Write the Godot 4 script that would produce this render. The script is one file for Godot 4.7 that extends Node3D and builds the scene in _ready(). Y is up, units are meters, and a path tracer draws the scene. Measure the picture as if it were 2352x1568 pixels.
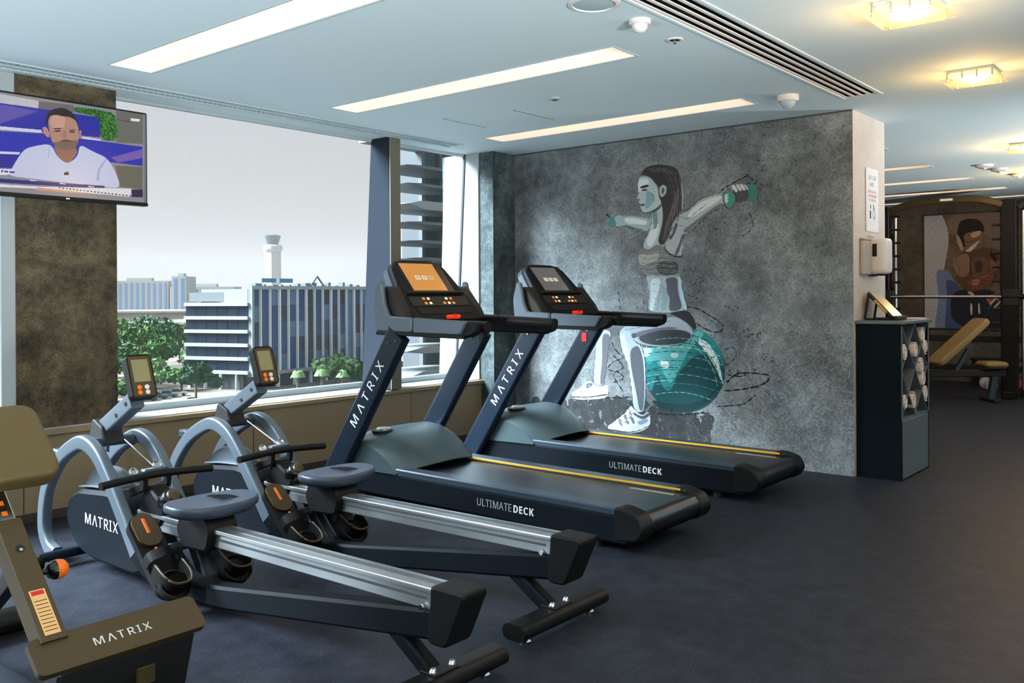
extends Node3D
# A gym: two treadmills, two rowing machines and a back extension bench by a window wall, a printed mural wall,
# and a further room with a rack.  +X runs along the window wall towards the mural, -Z towards the windows.

const EYE := 1.4
const CEIL := 2.79
var M := {}
var names := {}

func _ready() -> void:
	# camera: level, with the lens shifted down and a trace of roll
	var cam := Camera3D.new()
	cam.name = "camera"
	add_child(cam)
	cam.position = Vector3(0, EYE, 0)
	cam.rotation = Vector3(0, -atan2(2471.0, 2064.0), -0.0062)
	cam.set_frustum(0.05 * 1568.0 / 2064.0, Vector2(0, -0.05 * 108.0 / 2064.0), 0.05, 4000.0)
	cam.current = true
	# hazy bright sky, one even tone
	var env := Environment.new()
	env.background_mode = Environment.BG_SKY
	var sky := Sky.new()
	var sm := ProceduralSkyMaterial.new()
	sm.sky_top_color = Color(0.80, 0.84, 0.88)
	sm.sky_horizon_color = Color(0.86, 0.855, 0.85)
	sm.sky_curve = 0.25
	sm.ground_horizon_color = Color(0.62, 0.60, 0.57)
	sm.ground_bottom_color = Color(0.5, 0.49, 0.47)
	sm.sun_angle_max = 0.0
	sm.energy_multiplier = 0.9
	sky.sky_material = sm
	env.sky = sky
	env.tonemap_mode = Environment.TONE_MAPPER_LINEAR
	env.tonemap_exposure = 1.0
	env.sdfgi_enabled = true
	env.ssao_enabled = true
	env.ssil_enabled = true
	env.volumetric_fog_enabled = true
	env.volumetric_fog_density = 0.0
	var we := WorldEnvironment.new()
	we.name = "environment"
	we.environment = env
	add_child(we)
	# the sun stands in front of the windows, spread wide by the haze: a broad soft light with no disc
	var sun := DirectionalLight3D.new()
	sun.name = "sun"
	sun.rotation_degrees = Vector3(-39, 223, 0)
	sun.light_color = Color(0.88, 0.95, 1.0)
	sun.light_energy = 8.0
	sun.light_angular_distance = 32.0
	sun.shadow_enabled = true
	add_child(sun)
	make_materials()
	build_room()
	build_windows()
	build_ceiling_fittings()
	build_city()
	build_television()
	build_treadmills()
	build_rowers()
	build_extension_bench()
	build_towel_cabinet()
	build_end_wall_fittings()
	build_far_room()

# ---------------------------------------------------------------- things and parts
func numbered(n: String) -> String:
	names[n] = names.get(n, -1) + 1
	return n if names[n] == 0 else "%s_%03d" % [n, names[n]]

func thing(called: String, label: String, category: String, at := Vector3.ZERO, turn := 0.0, group := "") -> Node3D:
	var o := Node3D.new()
	o.name = numbered(called)
	add_child(o)
	o.position = at
	o.rotation.y = turn
	o.set_meta("label", label)
	o.set_meta("category", category)
	if group != "":
		o.set_meta("group", group)
	return o

func setting(called: String, label := "") -> Node3D:
	var o := Node3D.new()
	o.name = called
	add_child(o)
	o.set_meta("kind", "structure")
	if label != "":
		o.set_meta("label", label)
	return o

func part(parent: Node, called: String, tris: PackedVector3Array, m: Material, smooth := 40.0, label := "") -> MeshInstance3D:
	var o := MeshInstance3D.new()
	o.name = called
	o.mesh = mesh_of(tris, smooth)
	o.material_override = m
	o.cast_shadow = GeometryInstance3D.SHADOW_CASTING_SETTING_ON
	parent.add_child(o, true)
	if label != "":
		o.set_meta("label", label)
	return o

func shared(parent: Node, called: String, mesh: Mesh, m: Material, x := Transform3D.IDENTITY) -> MeshInstance3D:
	var o := MeshInstance3D.new()
	o.name = called
	o.mesh = mesh
	o.material_override = m
	o.transform = x
	parent.add_child(o, true)
	return o

func copy(src: Node3D, at: Vector3, label: String) -> Node3D:
	var c: Node3D = src.duplicate()
	c.name = numbered(String(src.name))
	add_child(c)
	c.position = at
	c.set_meta("label", label)
	return c

# ---------------------------------------------------------------- geometry: lists of triangles
func mesh_of(t: PackedVector3Array, smooth := 40.0) -> ArrayMesh:
	var n := t.size() / 3
	var fn := PackedVector3Array()
	fn.resize(n)
	var at := {}
	for i in n:
		var c := (t[i * 3 + 2] - t[i * 3]).cross(t[i * 3 + 1] - t[i * 3])
		fn[i] = c
		if smooth > 0.0:
			for k in 3:
				var key := Vector3i((t[i * 3 + k] * 5000.0).round())
				if not at.has(key):
					at[key] = PackedInt32Array()
				at[key].append(i)
	var nn := PackedVector3Array()
	nn.resize(n * 3)
	var lim := cos(deg_to_rad(smooth))
	for i in n:
		var own := fn[i].normalized()
		for k in 3:
			var s := fn[i]
			if smooth > 0.0:
				s = Vector3.ZERO
				for j in at[Vector3i((t[i * 3 + k] * 5000.0).round())]:
					if own.dot(fn[j].normalized()) > lim:
						s += fn[j]
			nn[i * 3 + k] = s.normalized() if s.length_squared() > 1e-18 else Vector3.UP
	var a := []
	a.resize(Mesh.ARRAY_MAX)
	a[Mesh.ARRAY_VERTEX] = t
	a[Mesh.ARRAY_NORMAL] = nn
	var m := ArrayMesh.new()
	m.add_surface_from_arrays(Mesh.PRIMITIVE_TRIANGLES, a)
	return m

func quad(a: Vector3, b: Vector3, c: Vector3, d: Vector3) -> PackedVector3Array:
	return PackedVector3Array([a, b, c, a, c, d])

func moved(t: PackedVector3Array, x: Transform3D) -> PackedVector3Array:
	return x * t

func bx(c: Vector3, s: Vector3, b := 0.004) -> PackedVector3Array:
	# box with chamfered edges
	var h := s / 2.0
	b = minf(b, minf(h.x, minf(h.y, h.z)) * 0.9)
	var p := {}
	for sx in [-1, 1]:
		for sy in [-1, 1]:
			for sz in [-1, 1]:
				var q := Vector3(sx * h.x, sy * h.y, sz * h.z)
				p[[sx, sy, sz, 0]] = c + q - Vector3(0, sy * b, sz * b)
				p[[sx, sy, sz, 1]] = c + q - Vector3(sx * b, 0, sz * b)
				p[[sx, sy, sz, 2]] = c + q - Vector3(sx * b, sy * b, 0)
	var t := PackedVector3Array()
	for s1 in [-1, 1]:
		t.append_array(face([p[[s1, -1, -1, 0]], p[[s1, 1, -1, 0]], p[[s1, 1, 1, 0]], p[[s1, -1, 1, 0]]], c))
		t.append_array(face([p[[-1, s1, -1, 1]], p[[1, s1, -1, 1]], p[[1, s1, 1, 1]], p[[-1, s1, 1, 1]]], c))
		t.append_array(face([p[[-1, -1, s1, 2]], p[[1, -1, s1, 2]], p[[1, 1, s1, 2]], p[[-1, 1, s1, 2]]], c))
		if b > 0.0:
			for s2 in [-1, 1]:
				t.append_array(face([p[[s1, s2, -1, 0]], p[[s1, s2, 1, 0]], p[[s1, s2, 1, 1]], p[[s1, s2, -1, 1]]], c))
				t.append_array(face([p[[s1, -1, s2, 0]], p[[s1, 1, s2, 0]], p[[s1, 1, s2, 2]], p[[s1, -1, s2, 2]]], c))
				t.append_array(face([p[[-1, s1, s2, 1]], p[[1, s1, s2, 1]], p[[1, s1, s2, 2]], p[[-1, s1, s2, 2]]], c))
				for s3 in [-1, 1]:
					t.append_array(face([p[[s1, s2, s3, 0]], p[[s1, s2, s3, 1]], p[[s1, s2, s3, 2]]], c))
	return t

func face(v: Array, inside: Vector3) -> PackedVector3Array:
	# a convex face turned away from a point inside the solid
	var mid := Vector3.ZERO
	for q in v:
		mid += q
	mid /= v.size()
	var nrm: Vector3 = (v[2] - v[0]).cross(v[1] - v[0])
	if nrm.dot(mid - inside) < 0.0:
		v.reverse()
	var t := PackedVector3Array()
	for i in range(1, v.size() - 1):
		t.append_array([v[0], v[i], v[i + 1]])
	return t

func loft(rings: Array, caps := true) -> PackedVector3Array:
	var t := PackedVector3Array()
	for i in rings.size() - 1:
		var a: PackedVector3Array = rings[i]
		var b: PackedVector3Array = rings[i + 1]
		var n := a.size()
		for k in n:
			var l := (k + 1) % n
			t.append_array([a[k], b[k], b[l], a[k], b[l], a[l]])
	if caps:
		for e in [0, rings.size() - 1]:
			var r: PackedVector3Array = rings[e]
			var mid := Vector3.ZERO
			for q in r:
				mid += q
			mid /= r.size()
			for k in r.size():
				if e == 0:
					t.append_array([mid, r[k], r[(k + 1) % r.size()]])
				else:
					t.append_array([mid, r[(k + 1) % r.size()], r[k]])
	return t

func rrect(w: float, h: float, r: float, n := 3) -> PackedVector2Array:
	var o := PackedVector2Array()
	r = minf(r, minf(w, h) * 0.499)
	for q in 4:
		var cx: float = (w / 2 - r) * (1 if q in [0, 3] else -1)
		var cy: float = (h / 2 - r) * (1 if q in [0, 1] else -1)
		for k in n + 1:
			var an := PI / 2 * (q + float(k) / n)
			o.append(Vector2(cx + r * cos(an), cy + r * sin(an)))
	return o

func curve(p: Array, n := 6) -> PackedVector3Array:
	# Catmull-Rom through the points
	var o := PackedVector3Array()
	for i in p.size() - 1:
		var a: Vector3 = p[maxi(i - 1, 0)]
		var b: Vector3 = p[i]
		var c: Vector3 = p[i + 1]
		var d: Vector3 = p[mini(i + 2, p.size() - 1)]
		for k in n:
			o.append(b.cubic_interpolate(c, a, d, float(k) / n))
	o.append(p[p.size() - 1])
	return o

func sweep(path: PackedVector3Array, prof: PackedVector2Array, side := Vector3.RIGHT, caps := true, taper := 1.0) -> PackedVector3Array:
	# prof.x runs along side, prof.y across it
	var rings := []
	for i in path.size():
		var d := (path[mini(i + 1, path.size() - 1)] - path[maxi(i - 1, 0)]).normalized()
		var s := (side - d * side.dot(d)).normalized()
		var u := d.cross(s)
		var k := lerpf(1.0, taper, float(i) / maxf(1, path.size() - 1))
		var r := PackedVector3Array()
		for q in prof:
			r.append(path[i] + s * q.x * k + u * q.y * k)
		rings.append(r)
	return loft(rings, caps)

func tube(path: PackedVector3Array, r: float, n := 10, side := Vector3(0.31, 0.2, 0.93)) -> PackedVector3Array:
	return sweep(path, rrect(2 * r, 2 * r, r, maxi(2, n / 4)), side)

func rod(a: Vector3, b: Vector3, r: float, n := 12) -> PackedVector3Array:
	var d := (b - a).normalized()
	var s := Vector3.UP if absf(d.y) < 0.9 else Vector3.RIGHT
	return tube(PackedVector3Array([a, b]), r, n, s)

func lathe(prof: Array, n := 24, x := Transform3D.IDENTITY) -> PackedVector3Array:
	# prof: [radius, height] pairs going up, round the y axis
	var rings := []
	for q in prof:
		var r := PackedVector3Array()
		for k in n:
			var an := TAU * k / n
			r.append(x * Vector3(q[0] * cos(an), q[1], -q[0] * sin(an)))
		rings.append(r)
	return loft(rings, true)

func prism(poly: Array, x0: float, x1: float, b := 0.004) -> PackedVector3Array:
	# polygon of (z, y) pairs pushed along x, with chamfered rims
	var p := PackedVector2Array()
	for q in poly:
		p.append(Vector2(q[0], q[1]))
	if Geometry2D.is_polygon_clockwise(p):
		p.reverse()
	var n := p.size()
	var ins := PackedVector2Array()
	for i in n:
		var e0 := (p[i] - p[(i + n - 1) % n]).normalized()
		var e1 := (p[(i + 1) % n] - p[i]).normalized()
		var n0 := Vector2(-e0.y, e0.x)
		var n1 := Vector2(-e1.y, e1.x)
		var mm := (n0 + n1)
		mm = mm.normalized() / maxf(0.35, mm.normalized().dot(n1))
		ins.append(p[i] + mm * b)
	var rings := []
	for q in [[ins, x0], [p, x0 + b], [p, x1 - b], [ins, x1]]:
		var r := PackedVector3Array()
		for v in q[0]:
			r.append(Vector3(q[1], v.y, v.x))
		rings.append(r)
	var t := loft(rings, false)
	var idx := Geometry2D.triangulate_polygon(ins)
	if idx.is_empty():
		idx = Geometry2D.triangulate_polygon(p)
		if idx.is_empty():
			for i in range(1, n - 1):
				idx.append_array([0, i, i + 1])
	for i in idx.size() / 3:
		var a := ins[idx[i * 3]]
		var c := ins[idx[i * 3 + 1]]
		var d := ins[idx[i * 3 + 2]]
		t.append_array([Vector3(x0, a.y, a.x), Vector3(x0, c.y, c.x), Vector3(x0, d.y, d.x)])
		t.append_array([Vector3(x1, a.y, a.x), Vector3(x1, d.y, d.x), Vector3(x1, c.y, c.x)])
	return t

func round_poly(pts: Array, r: float, n := 4) -> Array:
	# rounds the corners of a list of pairs
	var o := []
	for i in pts.size():
		var b := Vector2(pts[i][0], pts[i][1])
		var pa = pts[(i + pts.size() - 1) % pts.size()]
		var pc = pts[(i + 1) % pts.size()]
		var a := Vector2(pa[0], pa[1])
		var c := Vector2(pc[0], pc[1])
		var k := minf(r, minf(a.distance_to(b), b.distance_to(c)) * 0.45)
		var s := b + (a - b).normalized() * k
		var e := b + (c - b).normalized() * k
		for j in n + 1:
			var f := float(j) / n
			var q := s.lerp(b, f).lerp(b.lerp(e, f), f)
			o.append([q.x, q.y])
	return o

func plane_uv(parent: Node, called: String, o: Vector3, u: Vector3, v: Vector3, m: Material) -> MeshInstance3D:
	# flat print: o is the top left corner, u runs right, v runs down
	var a := []
	a.resize(Mesh.ARRAY_MAX)
	var nrm := v.cross(u).normalized()
	a[Mesh.ARRAY_VERTEX] = PackedVector3Array([o, o + u, o + u + v, o, o + u + v, o + v])
	a[Mesh.ARRAY_NORMAL] = PackedVector3Array([nrm, nrm, nrm, nrm, nrm, nrm])
	a[Mesh.ARRAY_TEX_UV] = PackedVector2Array([Vector2(0, 0), Vector2(1, 0), Vector2(1, 1), Vector2(0, 0), Vector2(1, 1), Vector2(0, 1)])
	var mesh := ArrayMesh.new()
	mesh.add_surface_from_arrays(Mesh.PRIMITIVE_TRIANGLES, a)
	return shared(parent, called, mesh, m)

func lettering(parent: Node, text: String, height: float, at: Vector3, right: Vector3, up: Vector3, m: Material, gap := 0, stretch := 1.0, bold := false) -> MeshInstance3D:
	# raised letters: right is the reading direction, height that of a capital
	var f := SystemFont.new()
	f.font_names = PackedStringArray(["Droid Sans"])
	f.font_weight = 700 if bold else 400
	var v := FontVariation.new()
	v.base_font = f
	v.spacing_glyph = gap
	var tm := TextMesh.new()
	tm.text = text
	tm.font = v
	tm.font_size = 32
	tm.pixel_size = height / (32.0 * 0.714)
	tm.depth = 0.0015
	tm.curve_step = 2.0
	var r := right.normalized()
	var u := (up - r * up.dot(r)).normalized()
	return shared(parent, "lettering", tm, m, Transform3D(Basis(r * stretch, u, r.cross(u)), at))

# ---------------------------------------------------------------- materials
func mat(c: Color, rough := 0.6, metal := 0.0, spec := 0.5) -> StandardMaterial3D:
	var m := StandardMaterial3D.new()
	m.albedo_color = c
	m.roughness = rough
	m.metallic = metal
	m.metallic_specular = spec
	return m

func noise_img(w: int, h: int, freq: float, oct: int, sd: int, kind := FastNoiseLite.TYPE_SIMPLEX_SMOOTH) -> Image:
	var f := FastNoiseLite.new()
	f.noise_type = kind
	f.seed = sd
	f.frequency = freq
	f.fractal_octaves = oct
	f.fractal_type = FastNoiseLite.FRACTAL_FBM if oct > 1 else FastNoiseLite.FRACTAL_NONE
	var i := f.get_seamless_image(w, h)
	i.convert(Image.FORMAT_L8)
	return i

func tex(i: Image) -> ImageTexture:
	i.generate_mipmaps()
	return ImageTexture.create_from_image(i)

func speckled(w: int, base: Color, lo: float, hi: float, flecks: int, fleck: Color, sd: int) -> Image:
	# dark rubber with small pale granules
	var a := noise_img(w, w, 0.012, 4, sd).get_data()
	var b := noise_img(w, w, 0.35, 2, sd + 5).get_data()
	var d := PackedByteArray()
	d.resize(w * w * 3)
	for k in w * w:
		var f := lerpf(lo, hi, (a[k] * 0.65 + b[k] * 0.35) / 255.0)
		d[k * 3] = clampi(int(base.r8 * f), 0, 255)
		d[k * 3 + 1] = clampi(int(base.g8 * f), 0, 255)
		d[k * 3 + 2] = clampi(int(base.b8 * f), 0, 255)
	var i := Image.create_from_data(w, w, false, Image.FORMAT_RGB8, d)
	var rng := RandomNumberGenerator.new()
	rng.seed = sd
	for k in flecks:
		var c := fleck.lerp(base, rng.randf() * 0.7)
		i.fill_rect(Rect2i(rng.randi() % w, rng.randi() % w, 1 + rng.randi() % 2, 1 + rng.randi() % 2), c)
	return i

func concrete(w: int, h: int, dark: Color, pale: Color, sd: int, contrast := 1.0) -> Image:
	# cast concrete print: broad clouds, veins and pits
	var a := noise_img(w, h, 0.006, 5, sd).get_data()
	var b := noise_img(w, h, 0.03, 4, sd + 3).get_data()
	var c := noise_img(w, h, 0.12, 3, sd + 7).get_data()
	var v := noise_img(w, h, 0.02, 4, sd + 11, FastNoiseLite.TYPE_CELLULAR).get_data()
	var d := PackedByteArray()
	d.resize(w * h * 3)
	for k in w * h:
		var f := (a[k] * 0.40 + b[k] * 0.24 + c[k] * 0.26 + v[k] * 0.10) / 255.0
		f = clampf((f - 0.5) * contrast * 1.5 + 0.5, 0.0, 1.0)
		if c[k] < 58:
			f *= 0.55
		d[k * 3] = int(lerpf(dark.r8, pale.r8, f))
		d[k * 3 + 1] = int(lerpf(dark.g8, pale.g8, f))
		d[k * 3 + 2] = int(lerpf(dark.b8, pale.b8, f))
	return Image.create_from_data(w, h, false, Image.FORMAT_RGB8, d)

func fill_poly(i: Image, pts: PackedVector2Array, c: Color) -> void:
	var y0 := 1e9
	var y1 := -1e9
	for p in pts:
		y0 = minf(y0, p.y)
		y1 = maxf(y1, p.y)
	var n := pts.size()
	for y in range(maxi(0, int(y0)), mini(i.get_height(), int(y1) + 1)):
		var xs := []
		var yy := y + 0.5
		for k in n:
			var a := pts[k]
			var b := pts[(k + 1) % n]
			if (a.y <= yy) != (b.y <= yy):
				xs.append(a.x + (yy - a.y) / (b.y - a.y) * (b.x - a.x))
		xs.sort()
		for k in xs.size() / 2:
			var xa := maxi(0, roundi(xs[k * 2]))
			var xb := mini(i.get_width(), roundi(xs[k * 2 + 1]))
			if xb > xa:
				i.fill_rect(Rect2i(xa, y, xb - xa, 1), c)

func flat(v: Array, k := 1.0) -> PackedVector2Array:
	var o := PackedVector2Array()
	for j in v.size() / 2:
		o.append(Vector2(v[j * 2], v[j * 2 + 1]) * k)
	return o

func smooth_ring(p: PackedVector2Array, times := 2) -> PackedVector2Array:
	# corner cutting, so that traced outlines are rounded
	for t in times:
		var o := PackedVector2Array()
		for j in p.size():
			var a := p[j]
			var b := p[(j + 1) % p.size()]
			o.append(a.lerp(b, 0.22))
			o.append(a.lerp(b, 0.78))
		p = o
	return p

func draw_line_on(i: Image, p: PackedVector2Array, w: float, c: Color) -> void:
	for j in p.size() - 1:
		var a := p[maxi(j - 1, 0)]
		var d := p[mini(j + 2, p.size() - 1)]
		var n := int(p[j].distance_to(p[j + 1])) + 1
		for s in n:
			var q := p[j].cubic_interpolate(p[j + 1], a, d, float(s) / n)
			var r := maxf(1.0, w * (0.6 + 0.4 * sin(s * 0.15 + j)))
			i.fill_rect(Rect2i(int(q.x - r / 2), int(q.y - r / 2), int(ceil(r)), int(ceil(r))), c)

func mural_image() -> Image:
	# 300 pixels a metre: grey concrete, a seated woman with dumbbells on a teal ball, ink scribbles
	var w := 1002
	var h := 837
	var i := concrete(w, h, Color8(62, 68, 70), Color8(168, 177, 179), 21, 0.9)
	i.convert(Image.FORMAT_RGBA8)
	var rng := RandomNumberGenerator.new()
	rng.seed = 8
	# the printed ground: darker blotches below the feet, pale crackle to the right
	for k in 900:
		var x := rng.randf_range(60, 640)
		var y := rng.randf_range(705, 837)
		if y > 716 + 14 * sin(x * 0.013):
			var r := rng.randf_range(4, 17)
			var pts := PackedVector2Array()
			for j in 7:
				pts.append(Vector2(x, y) + Vector2.from_angle(TAU * j / 7.0) * r * rng.randf_range(0.5, 1.2))
			var g := rng.randf_range(44, 62)
			fill_poly(i, pts, Color8(int(g), int(g + 3), int(g + 5)))
	# crackled pale lichen pattern of the print, lower right
	var rid := noise_img(w, h, 0.045, 4, 91).get_data()
	var msk := noise_img(w, h, 0.012, 3, 92).get_data()
	for y in range(480, h):
		for x in range(560, w):
			var kk := y * w + x
			var lim := 6.0 + 14.0 * clampf((y - 500 + (x - 560) * 0.25) / 160.0, 0.0, 1.0) * clampf((x - 560) / 120.0, 0.0, 1.0) * msk[kk] / 170.0
			if absf(rid[kk] - 128.0) < lim - 6.0:
				i.set_pixel(x, y, i.get_pixel(x, y).lerp(Color8(168, 172, 174), 0.5))
	i.resize(w * 2, h * 2, Image.INTERPOLATE_CUBIC)
	var fig := i
	for s in MURAL_SHAPES:
		fill_poly(fig, smooth_ring(flat(s[1], 2.0)), Color(s[0]))
	for s in MURAL_LINES:
		draw_line_on(fig, flat(s[2], 2.0), s[0] * 2.0, Color(s[1]))
	for k in MURAL_SPLATTER.size() / 2:
		var o := Vector2(MURAL_SPLATTER[k * 2], MURAL_SPLATTER[k * 2 + 1]) * 2.0
		for j in rng.randi_range(3, 8):
			var q := o + Vector2(rng.randfn(0, 18), rng.randfn(0, 14))
			var r := rng.randf_range(1, 5)
			var pts := PackedVector2Array()
			for m in 7:
				pts.append(q + Vector2.from_angle(TAU * m / 7.0) * r * rng.randf_range(0.6, 1.2))
			fill_poly(fig, pts, Color8(20, 21, 21))
	# the concrete's grain shows through the ink
	w *= 2
	h *= 2
	var a: PackedByteArray = fig.get_data()
	var n := noise_img(1024, 1024, 0.11, 3, 77).get_data()
	for y in h:
		for x in w:
			var f := 0.90 + 0.20 * n[(y % 1024) * 1024 + x % 1024] / 255.0
			var k := (y * w + x) * 4
			a[k] = mini(255, int(a[k] * f))
			a[k + 1] = mini(255, int(a[k + 1] * f))
			a[k + 2] = mini(255, int(a[k + 2] * f))
	var out := Image.create_from_data(w, h, false, Image.FORMAT_RGBA8, a)
	out.convert(Image.FORMAT_RGB8)
	return out

func screen_image() -> Image:
	var i := Image.create(640, 360, false, Image.FORMAT_RGB8)
	i.fill(Color8(120, 120, 130))
	for k in SCREEN_SHAPES.size():
		var s: Array = SCREEN_SHAPES[k]
		var p := flat(s[1])
		fill_poly(i, smooth_ring(p) if k in [13, 14, 15, 18, 19, 20, 21, 23, 24, 25, 26] else p, Color(s[0]))
	i.resize(1280, 720, Image.INTERPOLATE_CUBIC)
	# leaves of the studio plant
	var rng := RandomNumberGenerator.new()
	rng.seed = 3
	var plant := smooth_ring(flat(SCREEN_SHAPES[13][1], 2.0))
	for k in 9000:
		var q := Vector2(rng.randf_range(0, 1280), rng.randf_range(0, 420))
		if Geometry2D.is_point_in_polygon(q, plant):
			fill_poly(i, PackedVector2Array([q, q + Vector2(7, -4), q + Vector2(12, 2), q + Vector2(5, 6)]), [Color8(30, 84, 26), Color8(64, 140, 50), Color8(18, 56, 18), Color8(92, 160, 66)][k % 4])
	return i

func athlete_image() -> Image:
	# printed panel of the far room: bare-chested man, warm rim light, dark ground
	var w := 420
	var h := 640
	var i := concrete(w, h, Color8(86, 72, 58), Color8(160, 140, 118), 51, 1.0)
	i.convert(Image.FORMAT_RGBA8)
	var S := [
		["c4c9d0", [-30, -30, 80, -30, 125, 120, 90, 330, 80, 470, 70, 680, -30, 680]],
		["7f94bc", [50, 300, 130, 320, 160, 470, 150, 680, 40, 680, 70, 470]],
		["4a5d8c", [100, 360, 150, 380, 180, 480, 170, 680, 90, 680, 110, 470]],
		["1d2233", [120, 420, 330, 420, 400, 540, 420, 640, 130, 640]],
		["6a4a34", [150, 240, 190, 205, 240, 200, 300, 190, 350, 210, 385, 280, 400, 380, 420, 470, 360, 470, 330, 350, 300, 420, 210, 440, 165, 400, 140, 320]],
		["a4836a", [140, 250, 190, 215, 215, 240, 215, 320, 195, 350, 160, 345, 135, 300]],
		["7d5a44", [225, 245, 290, 240, 310, 300, 290, 350, 235, 345, 220, 300]],
		["4a3326", [235, 265, 270, 262, 272, 330, 240, 330]],
		["9a6a48", [300, 250, 345, 290, 335, 325, 305, 310]],
		["c9c9c2", [355, 230, 385, 290, 400, 380, 412, 440, 390, 400, 370, 320, 350, 270]],
		["1a1512", [300, 215, 345, 235, 335, 275, 312, 250]],
		["8a7666", [110, 20, 200, -20, 330, -10, 400, 60, 390, 160, 330, 190, 290, 120, 180, 60, 140, 120, 110, 100]],
		["201c1c", [165, 40, 215, 25, 265, 40, 285, 90, 270, 150, 215, 175, 180, 190, 155, 130]],
		["8c6c54", [185, 110, 255, 95, 285, 110, 270, 165, 235, 190, 200, 205, 190, 160]],
		["d8c2a6", [215, 110, 270, 95, 262, 125, 225, 140]],
		["c8a890", [150, 105, 170, 130, 190, 200, 175, 210, 155, 150]],
		["f0e6da", [190, 210, 240, 165, 262, 150, 236, 195, 215, 215]],
		["8a5242", [205, 365, 290, 350, 330, 330, 310, 400, 260, 430, 210, 420]],
		["c08a78", [220, 372, 262, 362, 250, 405, 225, 400]],
		["f2d8cc", [200, 432, 228, 438, 238, 462, 212, 452]],
		["b4483a", [285, 470, 330, 440, 350, 430, 340, 470, 300, 510]],
		["e8e4e0", [215, 500, 224, 500, 226, 560, 216, 570]],
		["e8e4e0", [250, 500, 258, 500, 262, 555, 252, 565]],
		["e6d2c4", [300, 500, 330, 470, 336, 476, 306, 512]],
		["d8c0b0", [320, 520, 350, 485, 355, 492, 326, 530]],
	]
	for s in S:
		fill_poly(i, smooth_ring(flat(s[1]), 2), Color(s[0]))
	for q in [[3, "2a1c14", [218, 240, 216, 300, 222, 350]], [2, "e2b088", [140, 330, 175, 352, 212, 344]], [2, "efc7a4", [228, 346, 280, 354, 318, 322]], [2, "d48a58", [330, 235, 352, 300, 372, 380, 392, 440]], [3, "1c1310", [330, 350, 318, 390, 300, 430]],
			[2, "3a261c", [225, 385, 265, 378, 305, 372]], [2, "3a261c", [222, 405, 262, 400, 300, 395]], [2, "e8d6c6", [196, 206, 230, 190, 262, 152]], [2, "8d5f45", [240, 262, 262, 300, 268, 335]], [2, "1e1512", [190, 150, 214, 160, 240, 150]], [2, "f0e4d8", [352, 226, 380, 280, 398, 372]],
			[2, "f2ece6", [290, 478, 312, 500, 296, 530]], [2, "e06a3c", [312, 462, 340, 488, 318, 520]], [2, "f2ece6", [330, 470, 356, 500, 340, 528]], [2, "5c4334", [150, 260, 165, 300, 160, 335]], [2, "4a3428", [290, 250, 300, 290, 296, 330]]]:
		draw_line_on(i, flat(q[2]), q[0], Color(q[1]))
	var a := i.get_data()
	var n := noise_img(w, h, 0.09, 4, 13).get_data()
	for k in w * h:
		var f := 0.84 + 0.3 * n[k] / 255.0
		for ch in 3:
			a[k * 4 + ch] = clampi(int(a[k * 4 + ch] * f), 0, 255)
	i = Image.create_from_data(w, h, false, Image.FORMAT_RGBA8, a)
	i.convert(Image.FORMAT_RGB8)
	return i

func sign_image() -> Image:
	var i := Image.create(170, 300, false, Image.FORMAT_RGB8)
	i.fill(Color8(228, 230, 234))
	var rng := RandomNumberGenerator.new()
	rng.seed = 4
	for row in [[34, 22, 100, "5a626a"], [66, 20, 62, "5a626a"], [104, 13, 112, "b8504e"], [124, 13, 104, "b8504e"], [144, 13, 90, "b8504e"]]:
		var x: int = 85 - row[2] / 2
		while x < 85 + row[2] / 2:
			var lw: int = row[1] / 2 + rng.randi() % 4
			i.fill_rect(Rect2i(x, row[0], 3, row[1]), Color(row[3]))
			if rng.randf() < 0.6:
				i.fill_rect(Rect2i(x, row[0] + (row[1] / 2 if rng.randf() < 0.5 else 0), lw - 2, 3), Color(row[3]))
			if rng.randf() < 0.5:
				i.fill_rect(Rect2i(x + lw - 4, row[0], 3, row[1]), Color(row[3]))
			x += lw + 2
	fill_poly(i, flat([52, 178, 62, 170, 66, 182, 60, 196, 52, 190]), Color8(70, 74, 84))
	i.fill_rect(Rect2i(46, 202, 20, 36), Color8(52, 56, 72))
	fill_poly(i, smooth_ring(flat([88, 190, 110, 184, 128, 205, 126, 234, 108, 246, 90, 230])), Color8(150, 158, 176))
	fill_poly(i, smooth_ring(flat([96, 200, 112, 196, 120, 214, 112, 232, 100, 226])), Color8(222, 225, 230))
	fill_poly(i, flat([96, 172, 106, 168, 112, 192, 98, 192]), Color8(60, 64, 76))
	return i

func panel_image(warm: bool) -> Image:
	# treadmill display: a plain start page with pale tiles
	var i := Image.create(160, 120, false, Image.FORMAT_RGB8)
	i.fill(Color8(226, 152, 66) if warm else Color8(104, 102, 98))
	for x in [40, 72, 104]:
		i.fill_rect(Rect2i(x, 54, 24, 18), Color8(238, 228, 206) if x < 100 or not warm else Color8(240, 190, 130))
		i.fill_rect(Rect2i(x + 7, 59, 10, 3), Color8(150, 120, 90))
		i.fill_rect(Rect2i(x + 5, 65, 14, 2), Color8(180, 150, 110))
	return i

func textured(i: Image, rough := 0.7, spec := 0.5, tile := 0.0) -> StandardMaterial3D:
	var m := mat(Color.WHITE, rough, 0.0, spec)
	m.albedo_texture = tex(i)
	if tile > 0.0:
		m.uv1_triplanar = true
		m.uv1_world_triplanar = true
		m.uv1_scale = Vector3.ONE * tile
	return m

func glow(c: Color, e: float) -> StandardMaterial3D:
	var m := mat(c, 0.5)
	m.emission_enabled = true
	m.emission = c
	m.emission_energy_multiplier = e
	return m

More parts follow.
